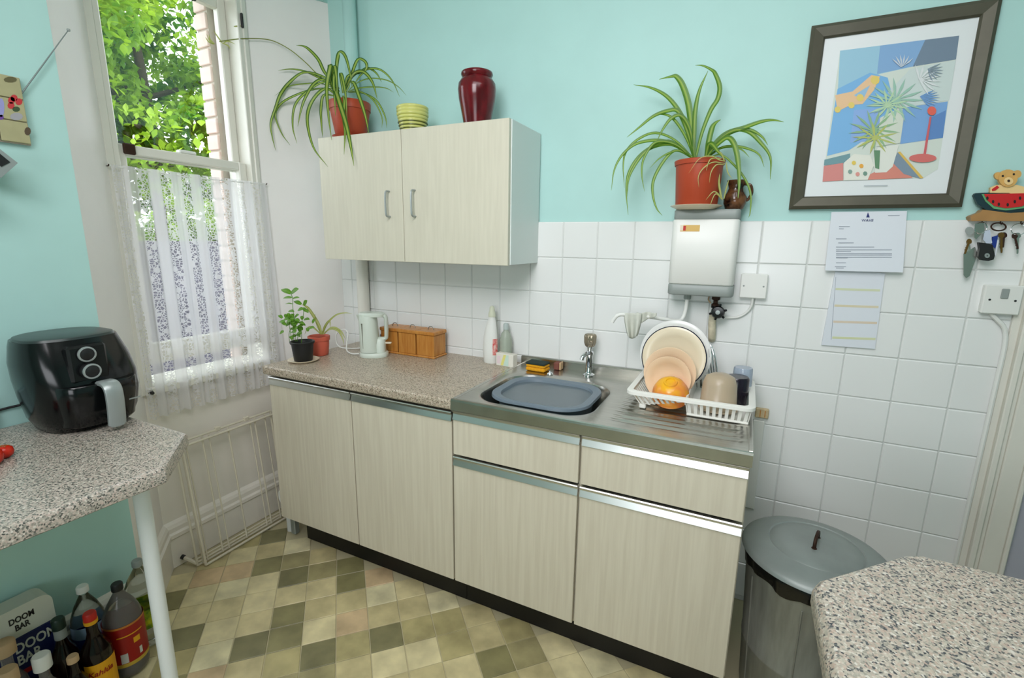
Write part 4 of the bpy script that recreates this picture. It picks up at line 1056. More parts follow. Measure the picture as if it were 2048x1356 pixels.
# shallow tray for plates with a sloped slatted floor
slat_wall((.412, -.398, RZ-.01), (.578, -.398, RZ-.01), (.440, -.385, zb+.006), (.578, -.385, RZ-.018), 9, .009)
slat_wall((.404, -.395, RZ-.01), (.404, -.066, RZ-.01), (.432, -.383, zb+.006), (.432, -.072, zb+.006), 15, .009)
slat_wall((.432, -.383, zb+.006), (.432, -.072, zb+.006), (.575, -.383, RZ-.020), (.575, -.072, RZ-.020), 15, .009, 'tray_slat')
obj('foot', G().box(.430, .452, -.388, -.370, SZ-.001, zb+.010, .003).box(.430, .452, -.09, -.07, SZ-.001, zb+.010, .003), RACKP, dr)
obj('divider', G().box(.575, .582, -.395, -.070, RZ-.026, RZ-.004, .002), RACKP, dr)

def plate(name, label, cat, c, r, tilt, yaw, mat, rim=None, deep=.016, group='plates standing in the dish rack', rimw=.0):
    t = thing(name, label, cat, tuple(c), 0, group)
    pf = [(0, 0), (r*.55, 0), (r*.62, -.002), (r*.72, -deep*.5), (r, -deep), (r*1.0, -deep-.003), (r*.72, -deep*.5-.003+.006-.006), (r*.6, .004), (0, .005)]
    pf = [(0, 0.0), (r*.60, 0.0), (r*.70, -deep*.55), (r*.985, -deep), (r, -deep+.0015), (r*.985, -deep+.003), (r*.70, -deep*.55+.004), (r*.60, .005), (0, .005)]
    M = Matrix.Translation(Vector(c)) @ Matrix.Rotation(yaw, 4, 'Z') @ Matrix.Rotation(tilt, 4, 'X')
    obj('dish', G().lathe(pf, (0, 0, 0), 56, axis='y').xf(M), mat, t, smooth=True, ang=60)
    if rim:
        obj('rim_band', G().lathe([(r*.985, -deep-.0006), (r*1.002, -deep+.001), (r*1.0, -deep+.0035), (r*.972, -deep+.0002)], (0, 0, 0), 56, axis='y', ring=True).xf(M), rim, t, smooth=True)
    return t
plate('dinner_plate', 'large plain white plate at back of dish rack', 'plate', (.506, -.145, 1.033), .127, -.16, -.05, CHINA)
plate('dinner_plate', 'cream plate with thin navy rim in dish rack', 'plate', (.508, -.195, 1.033), .113, -.17, -.05, CREAM, NAVY)
plate('side_plate', 'smaller peach-cream side plate in dish rack before navy-rimmed plate', 'plate', (.505, -.245, .987), .090, -.20, -.05, PEACH)
plate('saucer_plate', 'peach saucer in front of the side plate in dish rack', 'plate', (.505, -.275, .972), .078, -.24, -.05, PEACH, None, .022)
bw = thing('bowl', 'glazed orange and yellow bowl upside down at front of dish rack', 'bowl', (.522, -.335, .925))
M = Matrix.Translation(Vector((.522, -.337, .950))) @ Matrix.Rotation(math.radians(28), 4, 'X') @ Matrix.Scale(.88, 4)
obj('bowl_shell', G().lathe([(.070, -.03), (.070, -.026), (.066, 0), (.052, .026), (.030, .040), (.026, .040), (.024, .046), (.018, .046), (.016, .042), (0, .042)], (0, 0, 0), 44).xf(M), ORANGE, bw, smooth=True, ang=60)
ct = thing('plastic_tub', 'cloudy beige plastic tub upturned in right side of dish rack', 'container', (.672, -.325, .905))
obj('tub', G().lathe([(.058, 0), (.061, .001), (.061, .007), (.057, .009), (.052, .085), (.044, .108), (.025, .118), (0, .120)], (.672, -.322, .906), 40), BEIGEC, ct, smooth=True, ang=60)
mg = thing('mug', 'dark mug upturned at right corner of dish rack', 'mug', (.730, -.225, .90))
obj('cup', G().lathe([(.036, 0), (.038, .002), (.038, .092), (.034, .098), (.0, .098)], (.722, -.235, .903), 32), mk('dark_mug_glaze', (28, 22, 36), .2), mg, smooth=True, ang=50)
obj('handle', G().tube(smooth_path([(.758, -.245, .925), (.778, -.250, .935), (.780, -.25, .965), (.758, -.245, .980)], 4), .005, 8), mk('mug_handle_glaze', (28, 22, 36), .2), mg, smooth=True) if False else None
gl_ = thing('tumbler', 'blue-white glass tumbler in back right of dish rack', 'glass', (.735, -.14, .90))
obj('glass', G().lathe([(.032, 0), (.034, .002), (.031, .105), (.029, .110), (0, .110)], (.738, -.145, .903), 32), mk('pale_blue_glass', (190, 204, 220), .08, trans=.4), gl_, smooth=True, ang=50)
wk = thing('whisk', 'steel wire whisk standing in the dish rack behind the tub', 'whisk', (.650, -.15, .905))
for k in range(5):
    a_ = k*PI/5
    P = [Vector((.650, -.15, .935))+Vector((math.cos(a_)*.016*math.sin(t), math.sin(a_)*.016*math.sin(t), .075-.075*math.cos(t)))+Vector((-.030*(1-math.cos(t))/2, 0, 0)) for t in [q*2*PI/22 for q in range(23)]]
    obj('wire', G().tube(P[:22], .0012, 5, closed=True), CHROME, wk, smooth=True)
obj('handle', G().tube([(.650, -.15, .903), (.650, -.15, .940)], .006, 10), CHROME, wk, smooth=True)
# sponge etc. on sink ledge
so = thing('sponge', 'yellow sponge with dark green scourer on sink ledge', 'sponge', (-.055, -.115, SZ))
M = Matrix.Translation(Vector((-.058, -.115, SZ+.002))) @ Matrix.Rotation(-.06, 4, 'Z') @ Matrix.Scale(.88, 4)
obj('foam', G().box(-.052, .052, -.034, .034, 0, .018, .006).xf(M), SPY, so); obj('foam_upper', G().box(-.051, .051, -.034, .034, .018, .033, .006).xf(M), SPY, so)
obj('scourer', G().box(-.052, .050, -.035, .033, .033, .043, .003).xf(M), SPG, so)
sc2 = thing('scrubber', 'small brown wooden scrubber behind right of the sponge', 'brush', (.025, -.07, SZ))
obj('bristle_block', G().box(-.002, .024, -.075, -.040, SZ+.001, SZ+.034, .004), mk('brown_scrubber', (120, 72, 60), .8), sc2)
obj('back', G().box(.024, .032, -.075, -.040, SZ+.001, SZ+.036, .003), CORK, sc2)
pg = tag(obj('sink_plug', G().lathe([(0, 0), (.012, 0), (.014, .004), (.010, .010), (.004, .011), (.003, .016), (0, .017)], (.012, -.150, SZ), 20), CHROME, None, smooth=True), 'small chrome sink plug on the ledge before sponge', 'plug')

# ================================================================== BOTTLES BY SINK
ZW = .886
sbot = thing('spray_bottle', 'tall white detergent bottle with cream cap on worktop beside sink', 'bottle', (-.285, -.080, ZW))
rings = []
for z, rx_, ry_, dx in ((0, .030, .022, 0), (.004, .033, .024, 0), (.05, .034, .025, -.002), (.10, .033, .024, -.001), (.14, .027, .021, .002), (.165, .019, .017, .005), (.178, .015, .014, .006), (.185, .014, .013, .006)):
    rings.append([Vector((-.285+dx+rx_*math.cos(2*PI*k/28), -.080+ry_*math.sin(2*PI*k/28), ZW+z)) for k in range(28)])
obj('body', G().loft(rings), WHPL, sbot, smooth=True)
obj('cap', G().lathe([(.016, 0), (.016, .012), (.012, .022), (.011, .036), (.006, .042), (0, .043)], (-.279, -.080, ZW+.185), 20), mk('cream_cap', (208, 212, 188), .4), sbot, smooth=True)
obj('label', G().loft([[Vector((-.285+.0345*math.cos(a_), -.080+.0252*math.sin(a_), ZW+z)) for a_ in [-.95+q*.18 for q in range(6)]]+[Vector((-.285+.033*math.cos(a_), -.080+.0235*math.sin(a_), ZW+z)) for a_ in [-.05-q*.18 for q in range(6)]] for z in (.035, .10)]), mk('red_pattern_label', (206, 60, 62), .4, c2=(226, 190, 180), scale=60), sbot)
cb2 = thing('clear_bottle', 'clear washing-up liquid bottle behind white box by sink', 'bottle', (-.222, -.055, ZW))
obj('body', G().lathe([(.0, 0), (.026, 0), (.029, .004), (.029, .10), (.020, .130), (.011, .140), (.011, .146)], (-.222, -.055, ZW), 28), mk('cloudy_clear_plastic', (196, 206, 190), .15, trans=.45, ior=1.3), cb2, smooth=True, ang=50)
obj('cap', G().lathe([(.012, 0), (.012, .022), (.007, .028), (0, .029)], (-.222, -.055, ZW+.146), 18), mk('smoky_cap', (176, 188, 184), .3), cb2, smooth=True)
bx_ = thing('small_carton', 'small white carton with pastel print standing before the clear bottle', 'box', (-.215, -.115, ZW))
M = Matrix.Translation(Vector((-.218, -.098, ZW))) @ Matrix.Rotation(-.12, 4, 'Z')
obj('box', G().box(-.046, .046, -.018, .018, 0, .058, .002).xf(M), mk('carton_white', (222, 220, 208), .5), bx_)
obj('print', G().box(-.005, .022, -.0186, -.0179, .004, .054).xf(M), flat('pastel_mint', (196, 220, 206)), bx_)
obj('print', G().prism([(-.020, -.0188, .004), (-.006, -.0188, .004), (.010, -.0188, .054), (-.004, -.0188, .054)], (0, .0004, 0)).xf(M), flat('pastel_yellow', (224, 218, 130)), bx_)
obj('print', G().box(-.040, -.022, -.0186, -.0179, .010, .046).xf(M), flat('pastel_pink', (224, 206, 208)), bx_)

for t_, sc_, dx_ in ((sbot, (1.05, 1.0, 1.16), -.024), (cb2, (1, 1, 1.08), -.022)):
    t_.location.x += dx_
    for c_ in t_.children: c_.data.transform(Matrix.Diagonal((*sc_, 1)))

# ================================================================== CANISTERS, KETTLE
def canister(label, cx_, cy_, w_, d_, h_):
    t = thing('canister', label, 'canister', (cx_, cy_, ZW), 0, 'wooden canisters in a row behind the kettle')
    obj('foot', G().box(cx_-w_/2-.004, cx_+w_/2+.004, cy_-d_/2-.004, cy_+d_/2+.004, ZW, ZW+.010, .003), PINE, t)
    obj('body', G().box(cx_-w_/2, cx_+w_/2, cy_-d_/2, cy_+d_/2, ZW+.010, ZW+h_-.018, .002), PINE, t)
    l_ = obj('lid', G().box(cx_-w_/2-.005, cx_+w_/2+.005, cy_-d_/2-.005, cy_+d_/2+.005, ZW+h_-.018, ZW+h_, .004), PINE, t)
    P = [(cx_+.016*math.cos(a_), cy_, ZW+h_-.002+.020*math.sin(a_)) for a_ in [q*PI/10 for q in range(11)]]
    obj('wire_handle', G().tube(P, .0016, 6), WIREM, l_, smooth=True)
canister('honey pine canister with wire lid handle, rightmost of the row', -.622, -.105, .100, .100, .128)
canister('honey pine canister in the middle of the row of three', -.730, -.105, .100, .100, .128)
canister('honey pine canister mostly hidden behind the kettle', -.838, -.105, .100, .100, .128)
kt = thing('kettle', 'pale green-white plastic jug kettle on worktop', 'kettle', (-.835, -.262, ZW))
rzk = .52   # direction of the handle
KM = Matrix.Translation(Vector((-.862, -.236, ZW))) @ Matrix.Rotation(rzk, 4, 'Z')
def kring(z, rx_, ry_, dx=0): return [Vector((dx+rx_*math.copysign(abs(math.cos(a_))**.8, math.cos(a_)), ry_*math.copysign(abs(math.sin(a_))**.8, math.sin(a_)), z)) for a_ in [2*PI*k/36 for k in range(36)]]
obj('base', G().loft([kring(0, .066, .054), kring(.004, .068, .056), kring(.018, .066, .054), kring(.022, .062, .050)]).xf(KM), KETT, kt, smooth=True)
obj('body', G().loft([kring(.024, .045, .050, -.018), kring(.030, .046, .051, -.018), kring(.10, .044, .050, -.020), kring(.175, .041, .048, -.022), kring(.196, .038, .045, -.022)]).xf(KM), KETT, kt, smooth=True)
obj('lid', G().loft([kring(.194, .060, .044, -.004), kring(.205, .061, .044, -.003), kring(.212, .052, .036, -.006)]).xf(KM), KETT, kt, smooth=True)
hp = smooth_path([(.020, 0, .196), (.046, 0, .198), (.060, 0, .188), (.062, 0, .15), (.061, 0, .10), (.058, 0, .088), (.045, 0, .084), (.015, 0, .084)], 5)
gh = G().tube([Vector(q) for q in hp], .0095, 12); gh.v = [Vector((v.x, v.y*2.0, v.z)) for v in gh.v]
obj('handle', gh.xf(KM), KETT, kt, smooth=True)
obj('lower_grip', G().loft([kring(.022, .026, .036, .030), kring(.060, .028, .034, .028), kring(.086, .032, .022, .024)]).xf(KM), KETT, kt, smooth=True)
obj('spout', G().loft([[Vector((-.058, -.018, .155)), Vector((-.058, .018, .155)), Vector((-.062, 0, .155))], [Vector((-.058, -.022, .198)), Vector((-.058, .022, .198)), Vector((-.078, 0, .200))]]).xf(KM), KETT, kt)
g = G().box(-.005, .005, -.0015, .0015, .045, .165, .001); KM2 = KM @ Matrix.Translation(Vector((-.043, -.0435, 0))) @ Matrix.Rotation(-.75, 4, 'Z')
obj('water_gauge', g.xf(KM2), mk('gauge_grey', (110, 112, 98), .3), kt)
obj('switch', G().box(.050, .084, -.010, .010, .060, .068, .003).xf(KM), mk('switch_cream', (226, 214, 190), .4), kt)
P = smooth_path([(-.925, -.27, ZW+.010), (-.965, -.275, ZW+.006), (-1.02, -.255, ZW+.012), (-1.055, -.215, ZW+.045), (-1.075, -.185, ZW+.075), (-1.10, -.17, ZW+.09), (-1.13, -.165, ZW+.092), (-1.16, -.18, ZW+.07), (-1.15, -.19, ZW+.02), (-1.10, -.20, ZW+.006), (-1.02, -.16, ZW+.006), (-.99, -.10, ZW+.03), (-.975, -.052, ZW+.045)], 5)
obj('cord', G().tube(P, .0034, 8), WHPL, kt, smooth=True)
obj('plug', G().box(-.992, -.952, -.048, -.012, ZW+.025, ZW+.065, .006), BLACKM, kt)

# ================================================================== SMALL POTS ON WORKTOP
bp = thing('potted_seedling', 'young leafy citrus seedling in small black pot on worktop corner', 'houseplant', (-1.075, -.470, ZW))
obj('saucer', G().lathe([(0, 0), (.052, 0), (.066, .008), (.068, .010), (.064, .011), (.05, .004), (0, .004)], (-1.072, -.470, ZW), 36), CREAM, bp, smooth=True, ang=60)
pot(bp, (-1.072, -.470, ZW+.004), .040, .052, .090, BLACKM, .010)
cb3 = crop(500, 450, 2.926)
SY = -.47
stems = [[(265, 680), (262, 600), (258, 540), (250, 480), (250, 430), (238, 400)], [(245, 680), (235, 620), (225, 560), (205, 520)], [(275, 680), (290, 610), (310, 540), (315, 480)], [(255, 680), (252, 600), (240, 560)], [(232, 690), (228, 640), (240, 600)], [(300, 690), (302, 640), (298, 600)]]
for s_ in stems:
    P = smooth_path([atY(*cb3(*q), SY) for q in s_], 4); obj('stem', G().tube(P, .0013, 6), LEAFC, bp, smooth=True)
random.seed(11)
lf = [((240, 400), (-58, -22), .026), ((240, 400), (46, -26), .026), ((245, 425), (-52, 4), .014), ((250, 430), (40, -4), .012), ((250, 462), (-44, 0), .006), ((300, 465), (-44, -18), .020), ((315, 470), (20, -30), .018), ((312, 490), (-34, 12), .018), ((318, 495), (24, 20), .017)]
for k in range(54):
    x = random.gauss(252, 34); y = random.gauss(575, 42); y = min(650, max(505, y)); an = random.uniform(0, 2*PI)
    lf.append(((x, y), (34*math.cos(an), 24*math.sin(an)), .016))
for (x, y), (dx, dy), wd_ in lf:
    yy = SY+random.uniform(-.02, .02)
    leaf('leaf', [atY(*cb3(x, y), yy), atY(*cb3(x+dx*.55, y+dy*.55-4), yy-.004), atY(*cb3(x+dx, y+dy), yy-.002)], wd_, LEAFC, bp, k=3, fold=.15)
tpn = thing('potted_spider_plantlet', 'small spider plantlet in salmon terracotta pot near the corner', 'houseplant', (-1.125, -.335, ZW))
tc = (-1.105, -.345, ZW)
pf = [(0, 0), (.036, 0), (.040, .004), (.045, .05), (.046, .072), (.050, .074), (.051, .092), (.048, .094), (.043, .088), (.042, .078), (0, .078)]
obj('pot', G().lathe(pf, tc, 36), TERRA2, tpn, smooth=True, ang=50); obj('soil', G().lathe([(.043, 0), (0, .004)], (tc[0], tc[1], ZW+.078), 20), SOIL, tpn, smooth=True)
D = [(.011, -.345, -.35, [(420, 640), (400, 580), (350, 500), (325, 475), (300, 465)]), (.007, -.345, -.33, [(425, 640), (450, 580), (500, 530), (550, 515), (598, 518)]),
     (.007, -.345, -.36, [(425, 640), (470, 610), (515, 620), (540, 660), (550, 700)]), (.007, -.345, -.35, [(420, 640), (440, 590), (465, 560), (470, 600)]),
     (.006, -.345, -.36, [(415, 640), (370, 600), (340, 600), (320, 640)]), (.006, -.345, -.35, [(415, 640), (385, 560), (380, 520)]), (.007, -.345, -.34, [(430, 640), (480, 600), (530, 620), (560, 670)])]
leaves(tpn, D, cb3, LEAFP)

# ================================================================== CURTAIN
cw = thing('net_curtain', 'white patterned lace net curtain across lower window', 'curtain', (-1.41, -.64, 1.68))
def cyl(a_, b_, r, n=8): return G().tube([a_, b_], r, n)
a_ = Vector((-1.418, -.965, 1.688)); b_ = Vector((-1.418, -.318, 1.690))
obj('wire', G().tube([a_, a_.lerp(b_, .5)+Vector((0, 0, -.008)), b_], .0022, 8), WHPL, cw)
for q in (a_, b_): obj('hook', G().tube(smooth_path([q+Vector((-.012, 0, 0)), q+Vector((.004, 0, 0)), q+Vector((.007, 0, .006))], 3), .002, 6), RUST, cw)
g = G(); g.uv = []; NU, NV = 150, 34
for j in range(NV+1):
    v = j/NV; z = 1.695-(1.695-.71)*v+.006*math.sin(0)
    for i in range(NU+1):
        u = i/NU; y = (-.957+.004*v)+((-.325+.02*v)-(-.957))*u
        amp = .004+.006*v
        x = -1.414+amp*(math.sin(u*2*PI*13+.8*math.sin(u*9))+.35*math.sin(u*2*PI*29+v*2))
        zz = z-(.010*abs(math.sin(u*PI*14)) if j == NV else 0)
        g.v.append(Vector((x, y, zz))); g.uv.append((u*.66, (1-v)*.97))
W_ = NU+1
g.f = [(j*W_+i, j*W_+i+1, (j+1)*W_+i+1, (j+1)*W_+i) for j in range(NV) for i in range(NU)]
obj('net', g, LACE, cw, smooth=True, ang=80, recalc=False)
# hanging oval sun catcher and small hook stud on window frame
oc = tag(obj('sun_catcher', G().tube([Vector((-1.462, -.583+.043*math.cos(2*PI*k/24), 2.415+.014*math.sin(2*PI*k/24)-.008*math.cos(2*PI*k/24))) for k in range(24)], .0035, 8, closed=True), BLACKM, None, smooth=True), 'dark oval ring hanging inside the top window pane', 'ornament')
stud = tag(obj('cord_cleat', G().box(-1.437, -1.425, -.362, -.352, 2.36, 2.42, .003), BLACKM, None), 'small dark cleat high on right window frame', 'cleat')
st2 = tag(obj('sill_knob', G().lathe([(0, 0), (.008, .002), (.010, .008), (.006, .014), (.006, .02)], (-1.402, -.935, .815), 14, axis='x'), BLACKM, None, smooth=True), 'small dark knob at left end of window sill', 'knob')
st2.location.x -= .018

# ================================================================== AIRER BELOW THE WINDOW
ar = thing('clothes_airer', 'folded cream wire clothes airer leaning under the window', 'airer', (-1.36, -.66, 0))
def bar(p, q, r=.004): obj('bar', G().tube([p, q], r, 8), WIREW, ar, smooth=True)
yA, yB = -.885, -.425
for (xt, xb, zt_, zb_, dy) in ((-1.395, -1.345, .575, .012, 0), (-1.375, -1.315, .560, .012, .018)):
    bar((xt, yA+dy, zt_), (xb, yA+dy, zb_), .0055); bar((xt, yB+dy, zt_), (xb, yB+dy, zb_), .0055)
    bar((xt, yA+dy, zt_), (xt, yB+dy, zt_), .0055); bar((xb, yA+dy, zb_), (xb, yB+dy, zb_), .0055)
for k, y in enumerate((-.865, -.845, -.775, -.745, -.655, -.545, -.52, -.465)):
    bar((-1.388, y, .57), (-1.335, y, .014), .0032 if k % 2 else .0042)
bar((-1.340, yA, .030), (-1.340, yB, .030)); bar((-1.342, yA, .045), (-1.342, yB, .045), .003)
for y in (-.70, -.56): obj('clip', G().box(-1.40, -1.385, y-.012, y+.012, .568, .590, .003), WIREW, ar)
obj('foot', G().tube([(-1.345, -.885, .02), (-1.40, -.905, .045)], .008, 8), WIREW, ar); obj('foot_tip', G().tube([(-1.40, -.905, .045), (-1.412, -.910, .05)], .010, 8), BLACKM, ar)
obj('castor', G().lathe([(.004, 0), (.009, .003), (.009, .008), (.004, .011)], (-1.32, -.55, .002), 12), BLACKM, ar)
# white waste pipe + cable in the gap left of the base cabinet
wp = thing('waste_pipe', 'white waste pipe and bracket beside left end of base cabinet', 'pipe', (-1.20, -.53, 0))
obj('pipe', G().tube([(-1.215, -.50, 0.001), (-1.215, -.50, .30)], .020, 14), LEGM, wp, smooth=True)
obj('bracket', G().box(-1.190, -1.160, -.525, -.495, .001, .14, .004), SILV, wp)
obj('cable', G().tube(smooth_path([(-1.205, -.545, .17), (-1.222, -.545, .20), (-1.215, -.545, .235), (-1.195, -.545, .225), (-1.19, -.545, .19), (-1.205, -.545, .165)], 4), .005, 8), WHPL, wp, smooth=True)
obj('cable_plug', G().box(-1.205, -1.18, -.556, -.535, .150, .172, .004), BLACKM, wp)

# ================================================================== LEFT COUNTER
lc = thing('left_counter', 'speckled laminate counter with clipped corner along the left wall', 'counter', (-.85, -1.8, 0))
C0 = [(-.515, -2.6), (-.507, -1.371), (-.684, -1.215), (XL+.002, -1.215), (XL+.002, -2.6)]
g = G()
def inset(poly, d):
    out = []; n = len(poly)
    for i in range(n):
        p0, p1, p2 = Vector(poly[i-1]), Vector(poly[i]), Vector(poly[(i+1) % n])
        e1 = (p1-p0).normalized(); e2 = (p2-p1).normalized(); n1 = Vector((-e1.y, e1.x)); n2 = Vector((-e2.y, e2.x))
        b = (n1+n2); b = b/(b.dot(n1)) if abs(b.dot(n1)) > 1e-6 else n1; out.append(tuple(p1+b*d))
    return out
rings = [[Vector((x, y, z)) for x, y in (C0 if d == 0 else inset(C0, d))] for d, z in ((.004, .850), (0, .853), (0, .879), (.0035, .886), (.010, .8895), (.02, .890))]
obj('top', g.loft(rings), GRANL, lc, smooth=True, ang=35)
obj('leg', G().lathe([(.028, .001), (.028, .012), (.0185, .016), (.0185, .842), (.03, .845), (.03, .850)], (-.625, -1.375, 0), 20), LEGM, lc, smooth=True, ang=50)
# air fryer
af = thing('air_fryer', 'black air fryer with two ringed dials and grey pull handle', 'air fryer', (-1.045, -1.297, .89), math.radians(0), world=False)
def aring(z, rf, rb, rs, n=48, sq=2.6):
    out = []
    for k in range(n):
        t = 2*PI*k/n; c_, s_ = math.cos(t), math.sin(t)
        rx_ = rf if c_ > 0 else rb; e = 2/sq
        out.append(Vector((rx_*math.copysign(abs(c_)**e, c_), rs*math.copysign(abs(s_)**e, s_), z)))
    return out
prof = [(.0, .100, .105, .100, 0), (.006, .108, .110, .106, 0), (.04, .122, .118, .120, 0), (.10, .130, .124, .130, 0), (.15, .126, .128, .132, -.003), (.20, .110, .128, .128, -.008), (.245, .092, .124, .117, -.012), (.262, .086, .119, .112, -.013)]
def sh(r, dy): return [Vector((p.x, p.y+dy, p.z)) for p in r]
obj('body', G().loft([sh(aring(z, a1, a2, a3), dy) for z, a1, a2, a3, dy in prof]), FRYG, af, smooth=True, ang=50)
prof = [q[:4] for q in prof]
obj('lid', G().loft([sh(aring(.262, .083, .115, .108), -.013), sh(aring(.268, .080, .112, .105), -.013), sh(aring(.271, .071, .103, .096), -.013)]), LIDG, af, smooth=True, ang=30)
# drawer front standing proud of the body
dr_r = [[Vector((x+.010, y*.985, z)) for x, y, z in [(p.x, p.y, p.z) for p in aring(z, a1+.004, .02, a3*.80, 40, 4.0)]] for z, a1, a3 in ((.018, .114, .110), (.022, .118, .116), (.10, .134, .127), (.135, .137, .128), (.140, .134, .126))]
dw = obj('basket_drawer', G().loft(dr_r), FRYG, af, smooth=True, ang=40)
hz = [Vector((.140, 0, .139)), Vector((.165, 0, .140)), Vector((.182, 0, .128)), Vector((.186, 0, .10)), Vector((.183, 0, .06)), Vector((.178, 0, .028)), Vector((.176, 0, .016))]
hp = smooth_path(hz, 4); V = []; F = []; wdt = .021
for i, p in enumerate(hp):
    t = (hp[min(i+1, len(hp)-1)]-hp[max(i-1, 0)]).normalized(); nrm = Vector((t.z, 0, -t.x)); s_ = i/(len(hp)-1)
    ww = wdt*(1 if s_ < .93 else .78)
    for (a1, b1) in ((-1, -.5), (-.75, -1), (.75, -1), (1, -.5), (1, .5), (.75, 1), (-.75, 1), (-1, .5)): V.append(p+Vector((0, a1*ww, 0))+nrm*(b1*.0075))
n = 8
for i in range(len(hp)-1):
    for k in range(n): F.append((i*n+k, i*n+(k+1) % n, (i+1)*n+(k+1) % n, (i+1)*n+k))
F += [tuple(range(n))[::-1], tuple((len(hp)-1)*n+k for k in range(n))]
obj('pull_handle', G().add(V, F), SILV, dw, smooth=True, ang=40)
pnl = obj('control_panel', G().box(.096, .127, -.064, .026, .146, .250, .006).xf(Matrix.Rotation(0, 4, 'Y')), BLACK, af)
pnl.data.transform(Matrix.Translation((-.012+.01, 0, 0)) @ Matrix.Shear('XY', 4, (0, 0)) )
for z, x in ((.225, .113), (.178, .126)):  # dials
    k_o = obj('dial', G().lathe([(.021, -.004), (.022, .002), (.021, .016), (.017, .020), (.0, .020)], (x, -.024, z), 28, axis='x'), BLACKM, pnl, smooth=True, ang=50)
    obj('dial_ring', G().lathe([(.0165, .0195), (.0175, .0215), (.0212, .0205), (.0218, .017), (.0205, .016)], (x, -.024, z), 28, axis='x', ring=True), SILV, k_o, smooth=True)
obj('brand_label', G().box(.1385, .1392, .055, .085, .07, .074), GREYP, dw)
for sx_ in (-.06, .06):
    for sy_ in (-.06, .06): obj('foot', G().lathe([(.01, -.0005), (.012, .004), (.012, .008)], (sx_, sy_, 0), 12), BLACKM, af)
obj('cord', G().tube(smooth_path([(-.11, -.05, .06), (-.135, -.09, .055), (-.14, -.16, .05), (-.135, -.26, .03)], 4), .0035, 8), BLACKM, af, smooth=True)
# white socket/junction by the fryer
jb = thing('junction_box', 'pale wall socket box at counter level left of air fryer', 'wall socket', (XL, -1.49, .93))
obj('box', G().box(XL, XL+.03, -1.55, -1.455, .895, .985, .004), mk('pale_aqua_plastic', (150, 184, 184), .4), jb)
# tomatoes
for k, (x, y, r, lab) in enumerate(((-.885, -1.555, .026, 'red tomato on left counter at frame edge, nearer the room'), (-.915, -1.520, .019, 'smaller red tomato behind the other on left counter'))):
    t = thing('tomato', lab, 'tomato', (x, y, .89), 0, 'tomatoes on the left counter')
    pf = [(0, .0015), (r*.5, 0), (r*.9, r*.35), (r, r*.8), (r*.9, r*1.3), (r*.5, r*1.62), (r*.15, r*1.60), (0, r*1.52)]
    obj('fruit', G().lathe(pf, (x, y, .8905), 24), TOMATO, t, smooth=True, ang=80)
    g = G()
    for q in range(5):
        an = q*2*PI/5; g.add([(x, y, .8905+r*1.56), (x+.35*r*math.cos(an-.4), y+.35*r*math.sin(an-.4), .8905+r*1.66), (x+.8*r*math.cos(an), y+.8*r*math.sin(an), .8905+r*1.55), (x+.35*r*math.cos(an+.4), y+.35*r*math.sin(an+.4), .8905+r*1.66)], [(0, 1, 2, 3)])
    obj('calyx', g, LEAFC, t)

# ------------------------------------------------------------------ left wall: tile plaque, radio
pq = thing('tile_plaque', 'sand ceramic tile plaque with painted red flowers on left wall', 'plaque', (XL, -1.36, 1.78))
py0, py1, pz0, pz1 = -1.455, -1.262, 1.692, 1.868
for i in range(3):
    for j in range(3):
        a1 = py1-(i+1)*.064+.0012; a2 = py1-i*.064-.0012; z1_ = pz1-j*.0587-.0010; z0_ = pz1-(j+1)*.0587+.0010
        obj('tile', G().box(XL+.012, XL+.020, a1, a2, z0_, z1_, .0015), PLAQ, pq)
obj('backing', G().box(XL+.004, XL+.012, py0-.003, py1+.001, pz0-.002, pz1+.001), MORTAR, pq)
cq = crop(0, 0, 3.39)
def pqd(x, y, r, col, sy_=1, nm='painted_flower'):
    P = [atX(*cq(x+r*math.cos(2*PI*k/10), y+r*sy_*math.sin(2*PI*k/10)), XL+.0206) for k in range(10)]
    return obj(nm, G().prism(P, (-.0004, 0, 0)), flat('pq%d_%d' % (x, y), col), pq)
for x, y in ((78, 680), (75, 715), (128, 690), (95, 665)): pqd(x, y, 24, (190, 52, 56), 1.0)
pqd(110, 740, 26, (60, 80, 50), .7, 'painted_leaf'); pqd(112, 790, 44, (160, 160, 164), .6, 'painted_bowl')
pqd(70, 540, 45, (96, 92, 60), .45, 'painted_leaf'); pqd(188, 890, 22, (84, 70, 52), 1.3, 'painted_leaf')
pqd(8, 730, 22, (150, 150, 200), 3.0, 'painted_panel'); pqd(6, 795, 20, (110, 70, 150), .9, 'painted_panel')
rd = thing('radio', 'silver and black portable radio with long antenna at left frame edge', 'radio', (-1.12, -1.36, 1.60))
cr_ = [atX(36, 326, -1.10), atX(3, 354, -1.10), atX(-60, 300, -1.10), atX(-20, 262, -1.10)]
c_a, c_b, c_c, c_d = atX(36, 326, -1.09), atX(2, 356, -1.09), atX(-70, 300, -1.09), atX(0, 298, -1.09)
obj('case', G().prism([c_a, c_b, c_c, c_d], (-.07, 0, 0)), SILV, rd)
i_ = lambda s_, t_: c_d.lerp(c_a, s_).lerp((c_c+Vector((0, 0, .01))).lerp(c_b, s_), t_)
obj('grille', G().prism([i_(.1, .2)+Vector((.002, 0, 0)), i_(.78, .2)+Vector((.002, 0, 0)), i_(.78, .62)+Vector((.002, 0, 0)), i_(.1, .62)+Vector((.002, 0, 0))], (-.004, 0, 0)), BLACKM, rd)
P0, P1 = atX(137, 60, -1.176), atX(50, 178, -1.176); P2 = P1+(P1-P0)*1.05; P2.x = -1.176
obj('antenna', G().tube([P0, P0.lerp(P2, .33), P2], [.0012, .0018, .0022], 8), mk('dull_antenna_metal', (120, 132, 130), .5, .3), rd, smooth=True)
